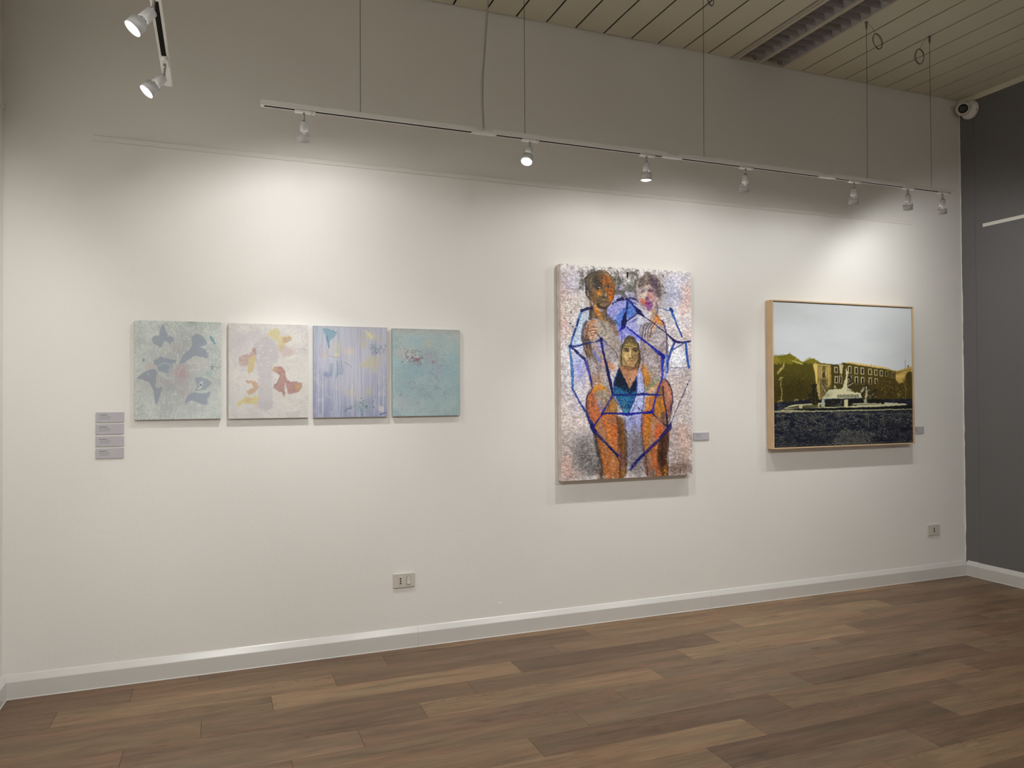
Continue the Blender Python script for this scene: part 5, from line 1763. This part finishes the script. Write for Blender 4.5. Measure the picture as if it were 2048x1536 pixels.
# ---------------------------------------------------------------- framed picture of a fountain on a square
def paint_fountain():
    p = Paint(620, 600, ((148, 97), (1268, 150), (1278, 1235), (155, 1272)), (205, 208, 207), 44)
    S, L, O, D = p.spot, p.line, p.poly, p.where

    def d(pts):      # detail sheet
        return [(40.4 + .6513 * x, 404.2 + .6513 * y) for x, y in pts]
    d1 = lambda x, y: d([(x, y)])[0]
    p.tint(p.fbm(160, 60, 3), [(200, 203, 202), (206, 208, 208), (209, 211, 210)], .6)
    OL, DK, YL = (88, 82, 28), (46, 42, 22), (206, 182, 106)
    # hills and tree mass
    O(d([(165, 205), (240, 205), (370, 172), (440, 210), (500, 255), (530, 275), (660, 228), (740, 275), (760, 300), (760, 760), (165, 780)]), (116, 108, 30), 1, 1.0, .6, smooth=False)
    O(d([(165, 330), (300, 300), (420, 290), (520, 300), (660, 300), (690, 480), (715, 560), (715, 780), (165, 790)]), (74, 66, 24), .95, 6, 2, grain=.1)
    p.mix(p.region(d1(420, 640), 180, 100), (56, 48, 20), .7)
    D(p.fbm(3, 6, 3, 'tree'), .3, 1.7, (106, 96, 32), .55, p.region(d1(400, 430), 150, 90))
    D(p.fbm(3, 5, 3, 'tree2'), .4, 1.6, (36, 32, 16), .6, p.region(d1(420, 600), 200, 110))
    for k in range(60):
        x = p.rng.uniform(190, 520)
        y = p.rng.uniform(215 + abs(x - 375) * .42, 300)
        L(d([(x, y), (x + p.rng.uniform(-14, 14), y + p.rng.uniform(6, 22))]), 4, ((150, 140, 46), (92, 86, 26))[k % 2], .5, 1.5)
    S(d1(640, 255), 46, 18, (120, 112, 34), .7)
    for q in ([(180, 215), (195, 290)], [(205, 220), (222, 300)], [(235, 235), (250, 290)]):
        L(d(q), 10, (176, 160, 70), .6, 1.5, dry=.3)
    L(d([(300, 290), (285, 350), (240, 390)]), [6, 16, 8], (206, 190, 110), .8, 1.3, dry=.3)
    L(d([(265, 350), (225, 415)]), 14, (196, 178, 98), .75, 1.5, dry=.3)
    L(d([(410, 262), (450, 275), (525, 300)]), 11, (204, 192, 112), .8, 1.2, dry=.3)
    L(d([(440, 240), (480, 235), (510, 268)]), 7, (186, 176, 110), .7, 1.2)
    L(d([(375, 148), (375, 172)]), 3, (90, 84, 60), .7, wob=0)
    L(d([(270, 470), (262, 560), (272, 640), (265, 760)]), [12, 8, 8, 10], (186, 168, 92), .75, 1.2, dry=.45)
    L(d([(240, 500), (262, 470), (285, 470)]), 8, (198, 186, 110), .7)
    L(d([(235, 760), (280, 755)]), 10, (176, 160, 90), .7)
    S(d1(240, 200), 60, 10, (96, 86, 30), .6)
    # gate building
    O(d([(660, 300), (700, 280), (890, 300), (890, 740), (715, 740), (690, 480)]), (172, 150, 84), 1, 1.2, .7, smooth=False)
    O(d([(668, 310), (700, 285), (712, 300), (706, 560), (694, 500)]), (214, 186, 106), .9, 1.2, .8, smooth=False)
    L(d([(705, 290), (800, 300), (890, 310)]), 10, (84, 74, 34), .85)
    L(d([(720, 325), (880, 335)]), 6, (104, 92, 46), .7)
    for x in (728, 752, 842, 872):
        L(d([(x, 335), (x, 720)]), 7, (126, 108, 54), .75, 1)
    O(d([(772, 330), (815, 335), (815, 400), (772, 395)]), (112, 98, 50), .8, 1.3, smooth=False)
    O(d([(776, 400), (812, 402), (812, 470), (776, 470)]), (54, 46, 26), .9, 1.3, smooth=False)
    S(d1(795, 345), 14, 12, (66, 58, 32), .8)
    L(d([(770, 400), (770, 480)]), 3, (214, 196, 140), .7)
    L(d([(818, 400), (818, 480)]), 3, (214, 196, 140), .7)
    L(d([(850, 330), (852, 560)]), 12, (190, 164, 90), .7, 1.5)
    S(d1(795, 520), 32, 40, (64, 54, 30), .85, grain=.3)
    S(d1(790, 620), 36, 80, (56, 50, 32), .8, grain=.3)
    L(d([(730, 560), (735, 700)]), 14, (196, 172, 96), .7, 1.5)
    L(d([(770, 560), (812, 645)]), 5, (214, 208, 180), .7)
    L(d([(845, 570), (840, 620)]), 10, (214, 200, 140), .6)
    S(d1(726, 500), 8, 20, (110, 92, 44), .8)
    # long palace
    O(d([(885, 312), (1000, 320), (1045, 285), (1590, 360), (1690, 390), (1695, 740), (885, 740)]), (78, 66, 26), 1, 1.0, .5, smooth=False)
    O(d([(885, 312), (985, 318), (985, 560), (885, 560)]), (70, 60, 24), .9, 1.5, smooth=False)
    O(d([(1045, 280), (1130, 276), (1350, 310), (1590, 345), (1590, 372), (1400, 348), (1130, 305)]), (214, 184, 112), .98, 1, .5, smooth=False)
    L(d([(1040, 290), (1200, 312), (1400, 345), (1590, 372)]), 5, (60, 52, 26), .7)
    L(d([(890, 305), (960, 312), (1040, 285)]), 5, (60, 52, 28), .8)
    L(d([(1590, 372), (1690, 392)]), 10, (186, 160, 84), .85)
    O(d([(1590, 380), (1690, 395), (1690, 540), (1590, 540)]), (88, 74, 30), .8, 2, smooth=False)
    L(d([(1046, 300), (1040, 440)]), 6, (60, 52, 26), .6)

    def win(x, y, w, h, al=.9):
        O(d([(x, y), (x + w, y + 3), (x + w, y + h), (x, y + h - 3)]), (206, 194, 150), al, 1, .35, smooth=False)
        m_ = w * .26
        O(d([(x + m_, y + m_), (x + w - m_ * .7, y + m_ + 3), (x + w - m_ * .7, y + h - m_), (x + m_, y + h - m_)]), (34, 30, 20), .95, 1, .3, smooth=False)
    for x, y, w, h in ((925, 335, 42, 76), (928, 450, 42, 90), (985, 445, 36, 105), (1095, 322, 42, 100), (1175, 335, 42, 92), (1252, 345, 42, 86), (1345, 358, 40, 80), (1422, 368, 38, 78),
                       (1490, 378, 36, 78), (1558, 388, 34, 72), (1640, 402, 28, 76), (1176, 455, 44, 104), (1255, 462, 42, 98), (1350, 470, 40, 92), (1425, 478, 38, 76), (1100, 445, 40, 110)):
        win(x, y, w, h, .9 if x < 1540 else .55)
    O(d([(990, 318), (1040, 312), (1020, 440), (990, 410)]), (214, 198, 150), .85, 1.5, smooth=False)
    L(d([(1385, 300), (1388, 430), (1392, 640)]), 3.5, (150, 124, 56), .7, wob=0)
    L(d([(1384, 370), (1394, 430)]), 12, (176, 150, 72), .6)
    # right hand trees and roofs
    O(d([(1690, 395), (1760, 370), (1830, 355), (1888, 330), (1890, 740), (1690, 740)]), (190, 160, 84), 1, 1.2, .8, smooth=False)
    O(d([(1690, 395), (1770, 385), (1740, 420), (1700, 430)]), (150, 124, 60), .8, 2, smooth=False)
    L(d([(1700, 420), (1800, 385), (1885, 370)]), 7, (120, 96, 44), .7)
    O(d([(1700, 440), (1800, 440), (1790, 470), (1710, 500)]), (222, 186, 110), .8, 3)
    S(d1(1845, 330), 12, 14, (84, 76, 50), .9)
    L(d([(1808, 250), (1808, 360)]), 3.5, (90, 86, 78), .8, wob=0)
    O(d([(1830, 420), (1892, 415), (1895, 745), (1440, 745), (1430, 600), (1480, 500), (1560, 470), (1690, 500), (1720, 545), (1800, 500)]), (72, 60, 26), .97, 5, 2.5)
    D(p.fbm(5, 5, 4, 'rt'), .5, 1.5, (124, 104, 46), .65, p.region(d1(1660, 600), 150, 80))
    D(p.fbm(5, 5, 4, 'rt2'), .6, 1.6, (34, 28, 16), .7, p.region(d1(1660, 640), 170, 80))
    L(d([(1470, 540), (1472, 740)]), 5, (150, 126, 66), .6)
    L(d([(1805, 450), (1812, 730)]), 8, (150, 124, 60), .65, dry=.2)
    S(d1(1725, 680), 14, 14, (190, 160, 84), .7, grain=.4)
    for k in range(24):
        S(d1(p.rng.uniform(1460, 1880), p.rng.uniform(510, 720)), 6, 5, (176, 150, 80), .6)
    O(d([(885, 560), (1420, 560), (1450, 745), (885, 745)]), (64, 54, 26), .75, 6, 2)
    # street behind the basin
    O(d([(170, 785), (560, 745), (900, 740), (1895, 738), (1896, 900), (172, 905)]), (30, 32, 40), 1, 2, 1, smooth=False)
    D(p.fbm(9, 3, 4, 'st'), .5, 1.5, (104, 108, 110), .7, p.region(d1(260, 830), 90, 40))
    D(p.fbm(9, 3, 4, 'st2'), .6, 1.6, (88, 90, 96), .6, p.region(d1(1740, 780), 110, 26))
    for q in ((430, 750), (450, 738), (470, 745), (545, 740)):
        S(d1(*q), 7, 7, (176, 168, 140), .75)
    # basins
    CR = (190, 184, 142)
    O(d([(290, 850), (400, 805), (700, 785), (1200, 775), (1600, 785), (1830, 800), (1800, 825), (1500, 838), (900, 850), (500, 862)]), CR, 1, 1.5, .7, smooth=False)
    O(d([(330, 842), (470, 815), (790, 815), (800, 838), (560, 848)]), (52, 54, 36), .95, 1.5, .7, smooth=False)
    O(d([(540, 812), (690, 800), (790, 806), (780, 835), (560, 836)]), (88, 88, 52), .9, 1.5, .6, smooth=False)
    O(d([(1090, 740), (1260, 740), (1540, 752), (1545, 800), (1400, 815), (1150, 820), (1090, 830)]), (24, 24, 22), .97, 1.2, .6, smooth=False)
    O(d([(1545, 790), (1700, 790), (1830, 803), (1790, 822), (1540, 826)]), (196, 192, 158), .9, 2, .7, smooth=False)
    L(d([(1150, 800), (1300, 795), (1500, 792)]), 9, (196, 192, 154), .9, 1.2)
    L(d([(1210, 815), (1500, 808)]), 10, (206, 200, 160), .75, 1.3)
    O(d([(290, 858), (500, 850), (900, 846), (1400, 836), (1850, 815), (1895, 835), (1895, 858), (1500, 862), (1000, 872), (620, 878), (300, 880)]), (22, 25, 24), .97, 1.4, .7, smooth=False)
    O(d([(172, 888), (300, 862), (420, 868), (620, 880), (1000, 875), (1500, 866), (1895, 860), (1895, 872), (1300, 886), (900, 892), (500, 905), (172, 905)]), (178, 172, 132), .92, 1.6, .8, smooth=False)
    D(p.fbm(12, 3, 3, 'rim'), .5, 1.4, (96, 92, 70), .6, p.region(d1(400, 885), 130, 16))
    O(d([(485, 815), (530, 812), (522, 850), (486, 852)]), (196, 190, 150), .9, 1.3, smooth=False)
    L(d([(727, 800), (727, 836)]), 9, (206, 200, 160), .85)
    # plinth with its shadows
    O(d([(765, 740), (800, 735), (812, 835), (760, 835)]), (160, 166, 146), .98, 1.3, .5, smooth=False)
    O(d([(806, 752), (1050, 748), (1050, 832), (806, 834)]), (30, 30, 28), .98, 1.2, .5, smooth=False)
    D(p.fbm(8, 6, 3, 'pl'), .3, 1.3, (116, 116, 100), .8, p.region(d1(980, 790), 50, 30))
    O(d([(1045, 748), (1092, 742), (1092, 832), (1045, 834)]), (202, 192, 146), .98, 1.2, .5, smooth=False)
    L(d([(760, 736), (900, 734), (1250, 736)]), 6, (24, 26, 30), .95)
    L(d([(780, 728), (1000, 722), (1260, 718)]), 11, (190, 196, 182), .9, 1.4)
    # water
    O(d([(785, 728), (800, 690), (850, 630), (910, 612), (960, 618), (1010, 610), (1040, 560), (1060, 480), (1065, 400), (1078, 338), (1092, 400), (1090, 480), (1085, 560), (1090, 640), (1160, 650), (1250, 660), (1262, 700), (1260, 716), (960, 724)]),
      (206, 200, 160), .97, 2.0, 1.5, smooth=False)
    O(d([(795, 722), (815, 680), (870, 640), (900, 660), (880, 715)]), (168, 168, 134), .7, 5, 1.5)
    L(d([(820, 715), (835, 670), (850, 690)]), 9, (104, 104, 86), .6, 2, dry=.3)
    for k in range(16):
        x = 965 + k * 17
        L(d([(x, 684 - (k % 3) * 4), (x + 2, 716)]), 6, (36, 34, 26), .85, .9, .4)
    L(d([(960, 676), (1100, 672), (1250, 674)]), 7, (214, 208, 168), .8, 1.3)
    S(d1(935, 588), 16, 15, (216, 210, 172), .85, grain=.3)
    L(d([(1110, 420), (1125, 520), (1120, 620)]), [10, 24, 18], (34, 30, 20), .85, 2, 2, dry=.35)
    for k in range(34):
        S(d1(p.rng.normal(1112, 16), p.rng.uniform(400, 640)), 6, 5, (206, 200, 160) if k % 2 else (40, 36, 22), .75)
    L(d([(1090, 610), (1140, 660), (1200, 665)]), 16, (210, 204, 164), .85, 1.8, 2, dry=.3)
    # bronze groups left and right
    O(d([(640, 560), (670, 545), (700, 570), (705, 620), (720, 680), (735, 790), (650, 795), (600, 700), (640, 640)]), (36, 32, 20), .96, 2, 2.5)
    for k in range(30):
        S(d1(p.rng.normal(670, 34), p.rng.uniform(560, 770)), 6, 6, (92, 80, 46) if k % 3 else (20, 18, 14), .7)
    S(d1(620, 715), 14, 10, (70, 62, 38), .8)
    for q in ([(1265, 740), (1280, 660), (1310, 640), (1325, 580), (1345, 620), (1330, 700), (1325, 780)], [(1250, 650), (1270, 610), (1300, 612)], [(1340, 700), (1400, 660), (1440, 620)],
              [(1350, 720), (1380, 700), (1400, 720)]):
        L(d(q), [10, 22, 12], (40, 36, 26), .92, 1.6, 2)
    L(d([(1322, 590), (1322, 680), (1312, 760)]), [14, 24, 18], (206, 198, 156), .85, 1.4, 1.5, dry=.25)
    L(d([(1260, 640), (1290, 600)]), 16, (206, 200, 156), .8, 1.4, 1.5, dry=.3)
    O(d([(1290, 740), (1330, 736), (1334, 790), (1296, 792)]), (150, 154, 128), .9, 1.3, smooth=False)
    O(d([(1335, 745), (1520, 745), (1520, 790), (1340, 792)]), (26, 28, 24), .95, 1.4, smooth=False)
    for k in range(26):
        S(d1(p.rng.normal(1385, 40), p.rng.uniform(600, 740)), 7, 5, (46, 40, 26) if k % 2 else (176, 168, 124), .75)
    # cobbles in front
    O(d([(172, 905), (900, 892), (1400, 884), (1896, 872), (1900, 1300), (175, 1360)]), (36, 38, 46), 1, 1.5, 1, smooth=False)
    fg = np.clip((p.yy / p.H - .765) / .015, 0, 1)
    D(p.fbm(3.4, 2.6, 2, 'cb'), .25, 1.1, (136, 136, 124), .8, fg * np.clip(1.3 - (p.yy / p.H - .765) * 3.4 + .25 * p.fbm(60, 20, 2, 'cbm'), .22, 1))
    D(p.fbm(3.4, 2.8, 2, 'cb2'), .5, 1.2, (16, 18, 28), .9, fg)
    D(p.fbm(26, 12, 3, 'cb3'), .4, 1.5, (14, 17, 34), .65, fg)
    D(p.fbm(40, 16, 3, 'cb4'), .5, 1.5, (116, 110, 92), .35, fg * np.clip(1.2 - (p.yy / p.H - .765) * 4, 0, 1))
    L(d([(900, 905), (1300, 920), (1895, 930)]), 9, (116, 116, 104), .55, 2, 1.5, dry=.4)
    L(d([(180, 1320), (1895, 1262)]), 5, (150, 146, 132), .5, 1, 1, dry=.6)
    for k in range(9):
        for j in range(12):
            x, y = 1010 + j * 36 - k * 14 + p.rng.uniform(-6, 6), 1120 + k * 20 + j * 3 + p.rng.uniform(-4, 4)
            L(d([(x, y), (x + 16, y + 13)]), 9, (128, 124, 106), .55, 1.2)
    return p


def framed_picture():
    x0, x1, z0, z1, dep = 3.4765, 4.7655, 1.0215, 2.0275, .064
    r = thing('framed_picture', 'wide picture of a fountain before a palace in a pale wooden box frame', 'painting', (x0, 0, z0))
    w, h, t = x1 - x0, z1 - z0, .0085
    for a0, a1, b0, b1 in ((0, w, 0, t), (0, w, h - t, h), (0, t, t, h - t), (w - t, w, t, h - t)):
        MB().box(a0, a1, -dep, -.004, b0, b1).build('frame_side', M_FRAME, r, bevel=.0008)
    MB().box(t - .001, w - t + .001, -.030, -.022, t - .001, h - t + .001).build('backing_board', M_BLACK, r)
    g = .004
    face = face_mesh('printed_face', w - 2 * (t + g), h - 2 * (t + g), 0)
    link('printed_face', face, paint_fountain().material('picture_fountain', (1.10, 1.13, 1.17), rough=.35, spec=.3), r, (t + g, -.055, t + g))
    MB().box(t + g, w - t - g, -.0535, -.030, t + g, h - t - g).build('stretched_canvas', M_BLACK, r)
    MB().box(.05, w - .05, -.022, -.0003, h - .07, h - .04).build('hanging_bar', M_FRAME, r)
    return r


framed_picture()


# ---------------------------------------------------------------- small grey caption cards
def card_print(seed, widths):
    """three lines of very small print: dark first line, two lighter ones"""
    p = Paint(300, 124, ((0, 0), (300, 0), (300, 124), (0, 124)), (172, 170, 170), seed)
    for (y, wd, hgt, col, al), tot in zip(((32, 6, 12, (52, 48, 50), .9), (57, 5, 9, (96, 92, 92), .8), (80, 5, 9, (104, 100, 100), .75)), widths):
        x = 40
        while x < 40 + tot:
            n = int(p.rng.integers(3, 8))
            for k in range(n):
                hh = hgt * (1.0 if k == 0 or p.rng.random() < .2 else .72)
                p.line([(x, y + hgt / 2), (x + p.rng.uniform(-.6, .6), y + hgt / 2 - hh)], wd * .42, col, al, .8, 0)
                p.line([(x, y + hgt / 2 - p.rng.choice([0, .35, .7]) * hh), (x + wd * .75, y + hgt / 2 - p.rng.choice([0, .35, .7]) * hh)], 1.8, col, al * .9, .8, 0)
                x += wd * 1.05
                if x > 40 + tot:
                    break
            x += wd * .9
    return p


PRINTS = [card_print(60 + k, w).material('card_print_%s' % n, (1.16, 1.17, 1.22), rough=.5)
          for k, (n, w) in enumerate((('upper', (86, 122, 116)), ('second', (86, 118, 112)), ('third', (84, 116, 108)), ('lower', (86, 112, 106)),
                                      ('figures', (112, 84, 122)), ('fountain', (90, 100, 110))))]


def card(label, x, z, w, h, pm, group=None, tilt=0.0):
    r = thing('caption_card', label, 'label', (x, 0, z), group, (0, tilt, 0))
    bm = MB()
    c = .0022
    prof = [(c, 0), (w - c, 0), (w, c), (w, h - c), (w - c, h), (c, h), (0, h - c), (0, c)]
    bm.prism(prof, -.0046, 0, 'y').build('card', M_PAPER, r)
    link('printed_face', face_mesh('printed_face', w - .002, h - .002, -.0060), pm, r, (.001, 0, .001))
    return r


G_CARD = 'caption cards left of the small canvases'
for k, (z, lab) in enumerate(((1.2752, 'topmost of the four small grey caption cards left of the small canvases'),
                              (1.2170, 'second grey caption card from the top left of the small canvases'),
                              (1.1583, 'third grey caption card from the top left of the small canvases'),
                              (1.0998, 'lowest of the four small grey caption cards left of the small canvases'))):
    card(lab, -.5452, z, .1225, .0495, PRINTS[k], G_CARD, (0.004, -0.003, 0.004, 0.002)[k])
card('single grey caption card right of the tall figure painting', 2.8810, 1.0956, .1225, .0495, PRINTS[4])
card('grey caption card half hidden behind the right edge of the fountain picture', 4.8035, 1.0912, .1225, .0510, PRINTS[5])
